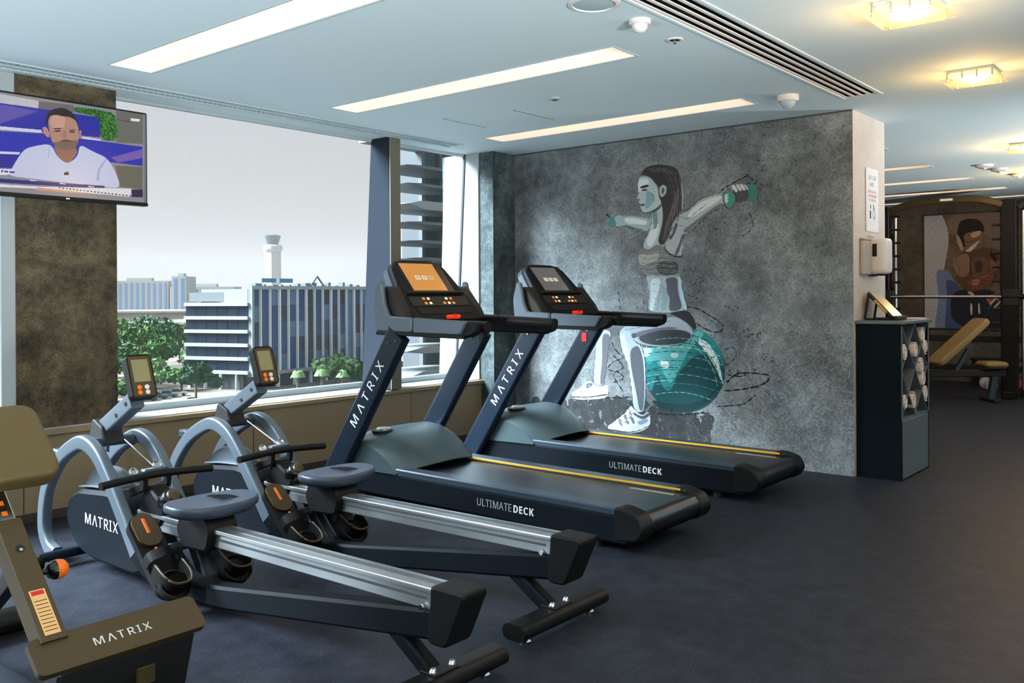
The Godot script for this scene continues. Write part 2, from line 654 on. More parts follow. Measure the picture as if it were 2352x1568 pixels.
func make_materials() -> void:
	# worn blue-black rubber sheet with pale granules scattered through it
	M.floor = textured(speckled(1024, Color8(44, 48, 58), 0.66, 1.14, 9000, Color8(100, 107, 120), 3), 0.5, 0.25, 0.55)
	M.ceiling = mat(Color8(214, 228, 231), 0.85, 0.0, 0.3)
	M.white_wall = mat(Color8(226, 226, 222), 0.8)
	M.mural = textured(mural_image(), 0.62, 0.4)
	M.concrete = textured(concrete(512, 512, Color8(30, 42, 44), Color8(104, 118, 118), 5, 1.2), 0.7, 0.4, 0.8)
	M.column = textured(concrete(512, 512, Color8(42, 37, 26), Color8(120, 107, 80), 9, 1.2), 0.65, 0.4, 0.9)
	M.end_wall = textured(concrete(512, 512, Color8(188, 176, 168), Color8(224, 214, 206), 31, 0.6), 0.7, 0.4, 0.6)
	M.far_wall = textured(concrete(512, 512, Color8(74, 68, 60), Color8(128, 120, 108), 41, 1.0), 0.7, 0.4, 0.5)
	M.panel = mat(Color8(142, 125, 97), 0.55)
	M.joint = mat(Color8(60, 54, 46), 0.8)
	M.sill = mat(Color8(172, 180, 182), 0.5)
	M.frame_white = mat(Color8(168, 177, 179), 0.7, 0.0, 0.2)
	M.mullion = mat(Color8(44, 50, 58), 0.8, 0.0, 0.1)
	M.gasket = mat(Color8(50, 56, 60), 0.6)
	M.glass = mat(Color(0.85, 0.93, 0.93, 0.05), 0.02, 0.0, 0.05)
	M.glass.transparency = BaseMaterial3D.TRANSPARENCY_ALPHA
	M.diffuser = glow(Color(1.0, 0.885, 0.79), 0.93)
	M.cove = mat(Color8(226, 224, 220), 0.8, 0.0, 0.2)
	M.trim_dark = mat(Color8(70, 76, 80), 0.6)
	M.grille = mat(Color8(176, 190, 194), 0.6)
	M.black = mat(Color8(14, 15, 17), 0.7)
	M.black_gloss = mat(Color8(12, 13, 15), 0.22)
	M.rubber = mat(Color8(13, 13, 14), 0.5, 0.0, 0.35)
	M.plastic_dark = mat(Color8(14, 15, 15), 0.45, 0.0, 0.35)
	M.navy = mat(Color8(20, 34, 48), 0.34, 0.2)
	M.skirt = mat(Color8(9, 17, 24), 0.5, 0.0, 0.25)
	M.graphite = mat(Color8(56, 70, 82), 0.34, 0.35)
	M.silver = mat(Color8(98, 110, 120), 0.38, 0.4)
	M.alu = mat(Color8(196, 200, 202), 0.28, 0.85)
	M.chrome = mat(Color8(210, 212, 214), 0.15, 1.0)
	M.letters = mat(Color8(226, 232, 234), 0.5)
	M.letters_dim = mat(Color8(150, 156, 160), 0.5)
	M.orange = mat(Color8(238, 112, 18), 0.45)
	M.yellow = mat(Color8(236, 178, 30), 0.5)
	M.red = mat(Color8(205, 30, 30), 0.45)
	M.belt = mat(Color8(18, 24, 33), 0.32)
	M.hood = mat(Color8(66, 82, 86), 0.36, 0.15)
	M.tan_plastic = mat(Color8(64, 50, 20), 0.5)
	M.console = mat(Color8(30, 27, 19), 0.42)
	M.vinyl = mat(Color8(86, 72, 34), 0.5)
	M.lcd = mat(Color8(132, 126, 88), 0.3)
	M.white_plastic = mat(Color8(222, 218, 214), 0.4)
	M.cabinet = mat(Color8(8, 21, 26), 0.6, 0.0, 0.2)
	M.cabinet_pale = mat(Color8(92, 100, 104), 0.5)
	M.towel = mat(Color8(232, 218, 210), 0.95)
	M.key_orange = glow(Color(1.0, 0.5, 0.1), 0.7)
	M.key_white = glow(Color(1.0, 0.9, 0.75), 0.7)
	M.seat_vinyl = mat(Color8(58, 68, 84), 0.42)
	M.end_box = mat(Color8(168, 158, 150), 0.5)
	M.stop = glow(Color(0.95, 0.2, 0.05), 0.5)

# ---------------------------------------------------------------- the room
const STRIPS := [[2.72, -5.29, -2.8, 0.27], [4.373, -5.285, -2.8, 0.26], [6.1, -5.3, -2.85, 0.27],
	[0.95, -5.29, -2.8, 0.27], [-0.8, -5.29, -2.8, 0.27],
	[8.95, -5.3, -2.8, 0.24], [10.56, -5.3, -2.81, 0.24], [12.02, -5.3, -2.74, 0.24], [13.47, -5.3, -2.62, 0.24], [14.75, -5.3, -1.6, 0.24]]

func slab(called: String, lo: Vector3, hi: Vector3, m: Material, label := "") -> Node3D:
	var o := part(self, called, bx((lo + hi) / 2, hi - lo, 0.0), m, 0.0)
	o.set_meta("kind", "structure")
	if label != "":
		o.set_meta("label", label)
	return o

func build_room() -> void:
	slab("floor", Vector3(-3.2, -0.2, -6.4), Vector3(15.6, 0.0, 4.2), M.floor)
	# ceiling with the slots of the lights and grilles cut out
	var c := CSGBox3D.new()
	c.name = "ceiling"
	c.size = Vector3(18.8, 0.3, 10.32)
	c.position = Vector3(6.2, CEIL + 0.15, -0.96)
	c.material = M.ceiling
	c.set_meta("kind", "structure")
	add_child(c)
	var cuts := []
	for s in STRIPS:
		cuts.append([Vector3(s[0] - s[3] / 2, 0, s[1]), Vector3(s[0] + s[3] / 2, 0, s[2]), 0.16])
	cuts.append([Vector3(1.0, 0, -2.29), Vector3(6.48, 0, -2.05), 0.12])
	cuts.append([Vector3(-2.9, 0, -5.86), Vector3(6.1, 0, -5.66), 0.08])
	for q in cuts:
		var h := CSGBox3D.new()
		h.name = "cut"
		h.operation = CSGShape3D.OPERATION_SUBTRACTION
		var lo: Vector3 = q[0]
		var hi: Vector3 = q[1]
		h.size = Vector3(hi.x - lo.x, q[2] * 2, hi.z - lo.z)
		h.position = Vector3((lo.x + hi.x) / 2, -0.15, (lo.z + hi.z) / 2) - Vector3(c.position.x, 0, c.position.z)
		h.material = M.ceiling
		c.add_child(h, true)
	# the mural wall: a thick block whose -X face carries the print
	slab("wall_mural", Vector3(6.905, 0, -5.72), Vector3(7.65, CEIL, -2.385), M.end_wall)
	var print_sheet := plane_uv(self, "trim_1", Vector3(6.9, CEIL, -5.72), Vector3(0, 0, 3.335), Vector3(0, -CEIL, 0), M.mural)
	print_sheet.set_meta("kind", "structure")
	print_sheet.set_meta("label", "printed mural of a seated woman lifting dumbbells on a teal ball")
	slab("trim_2", Vector3(6.895, CEIL - 0.012, -5.72), Vector3(6.91, CEIL, -2.385), M.trim_dark)
	slab("wall_pillar", Vector3(6.57, 0.0, -6.4), Vector3(7.65, CEIL, -5.72), M.concrete)
	# low wall under the windows: a core with panels set before it
	var w := setting("wall_window")
	part(w, "core", bx(Vector3(1.785, 0.27, -6.05), Vector3(9.57, 0.54, 0.3), 0.0), M.joint, 0.0)
	var edges := [-3.0, -1.0, 0.66, 2.323, 3.97, 5.617, 6.57]
	for k in edges.size() - 1:
		var a: float = edges[k] + 0.003
		var b: float = edges[k + 1] - 0.003
		part(w, "panel", bx(Vector3((a + b) / 2, 0.27, -5.89), Vector3(b - a, 0.52, 0.024), 0.003), M.panel)
	part(w, "ledge_front", bx(Vector3(1.785, 0.548, -5.88), Vector3(9.57, 0.034, 0.05), 0.004), M.panel)
	var b1 := part(self, "baseboard_window", bx(Vector3(1.785, 0.03, -5.872), Vector3(9.57, 0.06, 0.012), 0.003), M.joint)
	b1.set_meta("kind", "structure")
	# dark concrete column between the windows
	slab("wall_column", Vector3(2.30, 0.565, -6.3), Vector3(2.945, CEIL, -5.93), M.column)
	# walls out of view, pale
	slab("wall_left", Vector3(-3.2, 0, -6.4), Vector3(-3.0, 0.55, 4.2), M.white_wall)
	slab("wall_left_corner", Vector3(-3.2, 0.55, -6.4), Vector3(-3.0, CEIL, -6.0), M.white_wall)
	slab("wall_left_pier", Vector3(-3.2, 0.55, -1.4), Vector3(-3.0, CEIL, -0.8), M.white_wall)
	slab("wall_left_end", Vector3(-3.2, 0.55, 3.8), Vector3(-3.0, CEIL, 4.2), M.white_wall)
	slab("wall_back", Vector3(-3.2, 0, 4.0), Vector3(15.6, CEIL, 4.2), M.white_wall)
	slab("wall_far", Vector3(15.3, 0, -6.4), Vector3(15.6, CEIL, 4.2), M.far_wall)
	slab("wall_north", Vector3(7.65, 0, -6.4), Vector3(15.6, CEIL, -5.9), M.far_wall)

func build_windows() -> void:
	# deep white ledge and sloped glazing: the panes lean in towards the top
	slab("trim_3", Vector3(-3.0, 0.54, -6.45), Vector3(6.57, 0.572, -5.905), M.sill)
	var spans := [[-3.0, 2.31], [2.94, 5.35], [5.46, 6.57]]
	for k in spans.size():
		var w := setting("window_%d" % (k + 1))
		var a: float = spans[k][0]
		var b: float = spans[k][1]
		var top := -6.10
		var bot := -6.24
		part(w, "pane", quad(Vector3(a, 0.59, bot), Vector3(b, 0.59, bot), Vector3(b, CEIL, top), Vector3(a, CEIL, top)), M.glass, 0.0)
		part(w, "bottom_frame", bx(Vector3((a + b) / 2, 0.596, bot), Vector3(b - a, 0.05, 0.05), 0.004), M.frame_white)
		part(w, "top_frame", bx(Vector3((a + b) / 2, CEIL - 0.012, top), Vector3(b - a, 0.024, 0.04), 0.004), M.frame_white)
	# glazing added to the unseen side wall: daylight for the machines' left faces
	var side := setting("window_4")
	for q in [[-6.0, -1.4], [-0.8, 3.8]]:
		part(side, "pane", quad(Vector3(-3.1, 0.55, q[0]), Vector3(-3.1, 0.55, q[1]), Vector3(-3.1, CEIL, q[1]), Vector3(-3.1, CEIL, q[0])), M.glass, 0.0)
		part(side, "bottom_frame", bx(Vector3(-3.1, 0.575, (q[0] + q[1]) / 2), Vector3(0.06, 0.05, q[1] - q[0]), 0.004), M.frame_white)
		part(side, "mullion", bx(Vector3(-3.1, 1.67, (q[0] + q[1]) / 2), Vector3(0.06, 2.24, 0.06), 0.004), M.frame_white)
	# mullion: a fin as deep as the slope makes it
	var mu := setting("trim_4", "dark grey window mullion behind the nearer treadmill")
	part(mu, "fin", prism([[-5.86, 0.572], [-6.24, 0.572], [-6.10, CEIL], [-5.86, CEIL]], 5.35, 5.47, 0.004), M.mullion)
	part(mu, "nosing", bx(Vector3(5.41, (CEIL + 0.572) / 2, -5.852), Vector3(0.12, CEIL - 0.572, 0.016), 0.003), mat(Color8(108, 104, 90), 0.5))
	# white reveal at the far end and by the column
	var rv := setting("trim_5", "white window reveal next to the dark pillar")
	part(rv, "lining", prism([[-5.90, 0.572], [-6.45, 0.572], [-6.36, CEIL], [-5.90, CEIL]], 6.555, 6.575, 0.003), M.frame_white)
	part(rv, "gasket", prism([[-6.20, 0.572], [-6.225, 0.572], [-6.09, CEIL], [-6.065, CEIL]], 6.545, 6.556, 0.001), M.gasket)
	var rl := setting("trim_6", "white window jamb left of the concrete column")
	part(rl, "jamb", bx(Vector3(2.255, 1.68, -6.02), Vector3(0.09, 2.22, 0.20), 0.006), M.frame_white)
	part(rl, "bead", bx(Vector3(2.19, 1.68, -6.05), Vector3(0.03, 2.22, 0.14), 0.004), M.frame_white)

func strip_light(s: Array, label: String) -> void:
	var w: float = s[3]
	var l: float = s[2] - s[1]
	var o := thing("ceiling_strip_light", label, "ceiling light", Vector3(s[0], CEIL, (s[1] + s[2]) / 2), 0.0, "recessed strip lights in the ceiling")
	var d := 0.13
	part(o, "diffuser", bx(Vector3(0, d, 0), Vector3(w - 0.008, 0.006, l - 0.008), 0.0), M.diffuser, 0.0)
	part(o, "side_lining", bx(Vector3(-w / 2 + 0.002, d / 2, 0), Vector3(0.003, d, l), 0.0), M.cove, 0.0)
	part(o, "side_lining", bx(Vector3(w / 2 - 0.002, d / 2, 0), Vector3(0.003, d, l), 0.0), M.cove, 0.0)
	part(o, "end_lining", bx(Vector3(0, d / 2, -l / 2 + 0.002), Vector3(w, d, 0.003), 0.0), M.cove, 0.0)
	part(o, "end_lining", bx(Vector3(0, d / 2, l / 2 - 0.002), Vector3(w, d, 0.003), 0.0), M.cove, 0.0)
	for q in [[Vector3(-w / 2 - 0.006, -0.002, 0), Vector3(0.012, 0.005, l + 0.024)], [Vector3(w / 2 + 0.006, -0.002, 0), Vector3(0.012, 0.005, l + 0.024)],
			[Vector3(0, -0.002, -l / 2 - 0.006), Vector3(w, 0.005, 0.012)], [Vector3(0, -0.002, l / 2 + 0.006), Vector3(w, 0.005, 0.012)]]:
		part(o, "rim", bx(q[0], q[1], 0.001), M.grille, 0.0)
	var a := AreaLight3D.new()
	a.name = "light"
	a.area_size = Vector2(w - 0.03, l - 0.03)
	a.rotation = Vector3(-PI / 2, 0, 0)
	a.position = Vector3(0, d - 0.012, 0)
	a.light_color = Color(1.0, 0.82, 0.66)
	a.light_energy = STRIP_POWER
	a.area_range = 30.0
	a.shadow_enabled = true
	o.add_child(a)

const STRIP_POWER := 0.26
const LAMP_POWER := 0.55

func glass_lamp(at: Vector3, w: float, l: float, label: String, power := LAMP_POWER) -> void:
	# square lamp: bright box behind a clear plate on four studs
	var o := thing("glass_plate_lamp", label, "ceiling light", at, 0.0, "warm glass plate lamps")
	part(o, "housing", bx(Vector3(0, -0.008, 0), Vector3(w * 0.78, 0.016, l * 0.78), 0.003), M.white_plastic)
	part(o, "diffuser", bx(Vector3(0, -0.028, 0), Vector3(w * 0.72, 0.024, l * 0.72), 0.004), M.lamp_glow, 0.0)
	part(o, "glass_plate", bx(Vector3(0, -0.062, 0), Vector3(w, 0.006, l), 0.001), M.lamp_glass, 0.0)
	for sx in [-1, 1]:
		for sz in [-0.55, -0.18, 0.18, 0.55]:
			part(o, "stud", lathe([[0.006, -0.07], [0.006, -0.016]], 8, Transform3D(Basis(), Vector3(sx * w * 0.42, 0, sz * l * 0.7))), M.chrome)
	var a := OmniLight3D.new()
	a.name = "light"
	a.position = Vector3(0, -0.12, 0)
	a.light_color = Color(1.0, 0.79, 0.5)
	a.light_energy = power
	a.light_size = 0.1
	a.omni_range = 30.0
	a.shadow_enabled = true
	o.add_child(a)

func uplight(at: Vector3, label: String, power: float, pitch: float, turn := 0.0) -> void:
	# fill lamp added out of view to brighten the ceiling
	var o := thing("added_uplight", label, "fill lamp", at, turn, "added fill lights outside the frame")
	part(o, "base", lathe([[0.16, 0.0], [0.16, 0.015], [0.03, 0.03]], 24), M.black)
	part(o, "pole", rod(Vector3(0, 0.02, 0), Vector3(0, 0.5, 0), 0.016, 12), M.black)
	part(o, "bowl", lathe([[0.03, 0.48], [0.16, 0.56], [0.22, 0.66], [0.215, 0.66], [0.15, 0.575]], 28), M.white_plastic)
	part(o, "diffuser", lathe([[0.20, 0.635], [0.20, 0.64], [0.02, 0.645]], 28), glow(Color(0.93, 0.97, 1.0), 1.0))
	var a := SpotLight3D.new()
	a.name = "light"
	a.position = Vector3(0, 0.68, 0)
	a.rotation = Vector3(deg_to_rad(pitch), 0, 0)
	a.spot_angle = 50.0
	a.spot_angle_attenuation = 0.6
	a.light_color = Color(0.93, 0.98, 1.0)
	a.light_energy = power
	a.light_size = 0.2
	a.spot_range = 30.0
	a.shadow_enabled = true
	o.add_child(a)

func build_ceiling_fittings() -> void:
	M.lamp_glow = glow(Color(1.0, 0.90, 0.62), 1.3)
	M.lamp_glass = mat(Color(1.0, 0.98, 0.8, 0.18), 0.05)
	M.lamp_glass.transparency = BaseMaterial3D.TRANSPARENCY_ALPHA
	var sl := ["large recessed strip light near the television", "middle recessed strip light above the rowing machines", "recessed strip light closest to the mural wall",
		"recessed strip light left of the television, outside the frame", "leftmost recessed strip light, outside the frame",
		"far-room strip light nearest the mural wall's end face", "short far-room strip light, second from the mural wall", "third far-room strip light from the mural wall",
		"fourth far-room strip light, long, above the rack", "farthest strip light, just above the rack's top beam"]
	for k in STRIPS.size():
		strip_light(STRIPS[k], sl[k])
	glass_lamp(Vector3(4.555, CEIL, -1.3), 0.33, 0.34, "warm glass plate lamp at the top edge of the photo")
	glass_lamp(Vector3(6.23, CEIL, -1.39), 0.30, 0.33, "warm glass plate lamp just right of the black ceiling slots")
	glass_lamp(Vector3(9.62, CEIL, -1.68), 0.34, 0.36, "warm glass plate lamp in the far room above the bench", 1.0)
	glass_lamp(Vector3(11.9, CEIL, -1.95), 0.34, 0.36, "warm glass plate lamp farthest back at the right edge", 1.0)
	glass_lamp(Vector3(2.9, CEIL, -1.25), 0.33, 0.34, "warm glass plate lamp above and right of the camera")
	glass_lamp(Vector3(1.2, CEIL, -1.2), 0.33, 0.34, "warm glass plate lamp behind the back extension bench")
	glass_lamp(Vector3(-0.5, CEIL, -1.15), 0.33, 0.34, "warm glass plate lamp behind the camera")
	uplight(Vector3(-0.6, 0, -3.4), "added fill uplight by the windows left of the frame", 10.0, 55.0, deg_to_rad(-90))
	uplight(Vector3(-1.2, 0, 2.9), "added fill uplight behind the camera, left of the pair", 44.0, 44.0, deg_to_rad(-14))
	uplight(Vector3(1.6, 0, 2.9), "added fill uplight behind the camera, right of the pair", 44.0, 42.0)
	uplight(Vector3(5.4, 0, 2.9), "added fill uplight to the right of the frame", 8.0, 44.0)
	uplight(Vector3(10.4, 0, 2.4), "added fill uplight in the far room, outside the frame", 62.0, 46.0)
	# long slot diffuser: four black slots between white bars
	var g := thing("slot_diffuser", "long white air diffuser with four black slots in the ceiling", "air vent", Vector3(3.74, CEIL, -2.17))
	part(g, "back", bx(Vector3(0, 0.10, 0), Vector3(5.46, 0.01, 0.236), 0.0), M.black, 0.0)
	for sd in [-1, 1]:
		part(g, "inner_side", bx(Vector3(0, 0.055, sd * 0.1175), Vector3(5.46, 0.09, 0.004), 0.0), M.black, 0.0)
		part(g, "inner_end", bx(Vector3(sd * 2.735, 0.055, 0), Vector3(0.004, 0.09, 0.236), 0.0), M.black, 0.0)
	for k in 5:
		var z := -0.112 + 0.056 * k
		part(g, "bar", bx(Vector3(0, 0.003, z), Vector3(5.46, 0.007, 0.026 if k in [0, 4] else 0.022), 0.002), M.white_plastic)
	part(g, "flange", bx(Vector3(0, -0.003, -0.13), Vector3(5.5, 0.006, 0.022), 0.001), M.ceiling)
	part(g, "flange", bx(Vector3(0, -0.003, 0.13), Vector3(5.5, 0.006, 0.022), 0.001), M.ceiling)
	# linear grille along the windows, one blade after another
	var v := thing("window_air_grille", "long slatted air grille in the ceiling along the windows", "air vent", Vector3(1.6, CEIL, -5.76))
	part(v, "tray", bx(Vector3(0, 0.07, 0), Vector3(8.98, 0.006, 0.196), 0.0), M.trim_dark, 0.0)
	part(v, "edge_bar", bx(Vector3(0, -0.002, -0.092), Vector3(9.0, 0.012, 0.02), 0.002), M.grille)
	part(v, "edge_bar", bx(Vector3(0, -0.002, 0.092), Vector3(9.0, 0.012, 0.02), 0.002), M.grille)
	part(v, "edge_bar", bx(Vector3(0, -0.001, 0.0), Vector3(9.0, 0.010, 0.012), 0.002), M.grille)
	var blade := mesh_of(bx(Vector3.ZERO, Vector3(0.022, 0.026, 0.164), 0.002), 0.0)
	for k in 100:
		shared(v, "blade", blade, M.grille, Transform3D(Basis(Vector3.BACK, 0.35), Vector3(0.30 + k * 0.0415, 0.014, 0)))
	# detectors and discs
	var d1 := thing("smoke_detector", "white domed smoke detector nearest the round speaker", "detector", Vector3(3.93, CEIL, -2.425), 0.0, "domed detectors on the ceiling")
	part(d1, "base", lathe([[0.055, 0.0], [0.055, -0.018], [0.048, -0.024]], 24), M.white_plastic)
	part(d1, "dome", lathe([[0.040, -0.02], [0.038, -0.04], [0.026, -0.058], [0.008, -0.064]], 24), M.white_plastic)
	var d2 := thing("ceiling_camera", "white domed ceiling camera beside the black slots, above the mural", "camera", Vector3(6.12, CEIL, -2.565))
	part(d2, "base", lathe([[0.075, 0.0], [0.075, -0.03], [0.066, -0.042]], 28), M.white_plastic)
	part(d2, "dome", lathe([[0.055, -0.04], [0.05, -0.062], [0.03, -0.085], [0.006, -0.094]], 24), M.grille)
	var sp := thing("ceiling_speaker", "round grey grille speaker cut by the photo's top edge", "speaker", Vector3(3.56, CEIL, -2.45))
	part(sp, "ring", lathe([[0.125, 0.0], [0.125, -0.006], [0.105, -0.010], [0.105, -0.002]], 32), M.white_plastic)
	part(sp, "grille", lathe([[0.103, -0.002], [0.09, -0.007], [0.02, -0.009]], 32), M.grille)
	var sr := thing("ceiling_nozzle", "small dark round nozzle near the middle strip light", "sprinkler", Vector3(4.355, CEIL, -2.465))
	part(sr, "ring", lathe([[0.046, 0.0], [0.046, -0.005], [0.034, -0.007], [0.034, -0.001]], 24), M.white_plastic)
	part(sr, "cup", lathe([[0.033, -0.001], [0.028, -0.004], [0.004, -0.005]], 24), M.black)
	part(sr, "tip", lathe([[0.010, -0.004], [0.010, -0.02], [0.004, -0.024]], 12), M.chrome)
	var s2 := thing("ceiling_disc", "small flat grey disc between two strip lights", "sensor", Vector3(5.1, CEIL, -3.85))
	part(s2, "plate", lathe([[0.045, 0.0], [0.045, -0.006], [0.036, -0.010]], 24), M.grille)
	part(s2, "lens", lathe([[0.02, -0.008], [0.018, -0.016], [0.006, -0.019]], 16), M.trim_dark)
	for q in [[Vector3(5.35, CEIL, -4.95), 0.5, "thin slot line in the ceiling nearer the windows"], [Vector3(5.46, CEIL, -4.32), 0.5, "thin slot line in the ceiling nearer the mural"]]:
		var s := thing("access_slot", q[2], "ceiling slot", q[0], 0.0, "thin slots in the ceiling")
		part(s, "edge", bx(Vector3(0, -0.002, 0), Vector3(q[1], 0.004, 0.014), 0.001), M.trim_dark)
		part(s, "lip", bx(Vector3(0, -0.003, 0.012), Vector3(q[1], 0.005, 0.008), 0.001), M.grille)
	for q in [[10.9, -2.34, "small grey disc on the far ceiling nearest the strip lights"], [11.35, -2.28, "small grey disc on the far ceiling, middle of three"], [12.0, -2.2, "small grey disc on the far ceiling nearest the rack"]]:
		var s := thing("far_ceiling_disc", q[2], "detector", Vector3(q[0], CEIL, q[1]), 0.0, "small discs on the far ceiling")
		part(s, "plate", lathe([[0.09, 0.0], [0.09, -0.02], [0.06, -0.035]], 20), M.white_plastic)
		part(s, "cap", lathe([[0.03, -0.03], [0.02, -0.05]], 12), M.grille)

# ---------------------------------------------------------------- the city outside
const GROUND := -19.6

func block(parent: Node, called: String, a: Vector2, b: Vector2, depth: float, y0: float, y1: float, m: Material, off := 0.0) -> MeshInstance3D:
	# an upright box on the line a-b (x, z), going back by depth from off metres before the line
	var d := (b - a).normalized()
	var n := Vector2(-d.y, d.x)
	if n.dot(-a) > 0.0:
		n = -n
	var p0 := a - n * off
	var mid := (a + b) / 2 - n * off + n * depth / 2
	var x := Transform3D(Basis(Vector3(d.x, 0, d.y), Vector3.UP, Vector3(n.x, 0, n.y)), Vector3(mid.x, (y0 + y1) / 2, mid.y))
	return part(parent, called, moved(bx(Vector3.ZERO, Vector3(a.distance_to(b), y1 - y0, depth), 0.0), x), m, 0.0)

func tree(at: Vector3, h: float, wide: float, label: String, m: Material, sd: int) -> void:
	var rng := RandomNumberGenerator.new()
	rng.seed = sd
	var o := thing("tree", label, "tree", at, 0.0, "trees outside the windows")
	part(o, "trunk", rod(Vector3.ZERO, Vector3(0, h * 0.55, 0), 0.25, 8), M.bark)
	var t := PackedVector3Array()
	for k in 9:
		var c := Vector3(rng.randfn(0, wide * 0.27), h * rng.randf_range(0.42, 0.82), rng.randfn(0, wide * 0.27))
		var r := wide * rng.randf_range(0.18, 0.32)
		for j in 110:
			var d := Vector3(rng.randfn(), rng.randfn(), rng.randfn()).normalized()
			var p := c + d * r * rng.randf_range(0.75, 1.0) * Vector3(1, 0.8, 1)
			var s := rng.randf_range(0.35, 0.8)
			var u := Vector3(rng.randfn(), rng.randfn(), rng.randfn()).normalized() * s
			var v := u.cross(d).normalized() * s * 0.7
			t.append_array([p - u, p + v, p + u, p - u, p + u, p - v])
	part(o, "crown", t, m, 0.0)

func palm(at: Vector3, h: float, label: String, sd: int) -> void:
	var rng := RandomNumberGenerator.new()
	rng.seed = sd
	var o := thing("palm_tree", label, "palm tree", at, 0.0, "palms outside the windows")
	part(o, "trunk", rod(Vector3.ZERO, Vector3(0, h, 0), 0.28, 8), M.bark)
	for k in 16:
		var an := TAU * k / 16 + rng.randf() * 0.3
		var d := Vector3(cos(an), 0, sin(an))
		var up := rng.randf_range(0.1, 1.2)
		var l := h * 0.4
		var pts := curve([Vector3(0, h, 0), Vector3(0, h + up, 0) + d * l * 0.5, Vector3(0, h + up * 0.2 - l * 0.3, 0) + d * l], 4)
		var t := PackedVector3Array()
		var s := d.cross(Vector3.UP)
		for j in pts.size() - 1:
			t.append_array(quad(pts[j] - s * 0.35, pts[j] + Vector3(0, 0.12, 0), pts[j + 1] + Vector3(0, 0.12, 0), pts[j + 1] - s * 0.35))
			t.append_array(quad(pts[j] + s * 0.35, pts[j] + Vector3(0, 0.12, 0), pts[j + 1] + Vector3(0, 0.12, 0), pts[j + 1] + s * 0.35))
		part(o, "frond", t, M.leaf_pale, 0.0)

func car(at: Vector3, turn: float, m: Material, label: String) -> void:
	var o := thing("parked_car", label, "car", at, turn, "cars parked outside")
	part(o, "body", prism(round_poly([[-2.1, 0.35], [2.1, 0.35], [2.15, 0.8], [1.3, 0.95], [-1.7, 1.0], [-2.1, 0.85]], 0.12), -0.85, 0.85, 0.08), m)
	part(o, "cabin", prism(round_poly([[-1.5, 0.95], [1.0, 0.95], [0.45, 1.45], [-1.0, 1.45]], 0.12), -0.75, 0.75, 0.1), M.black_gloss)
	for sx in [-0.8, 0.8]:
		for sz in [-1.3, 1.3]:
			part(o, "wheel", lathe([[0.05, -0.1], [0.34, -0.1], [0.34, 0.1], [0.05, 0.1]], 14, Transform3D(Basis(Vector3.BACK, PI / 2), Vector3(sx, 0.34, sz))), M.black)

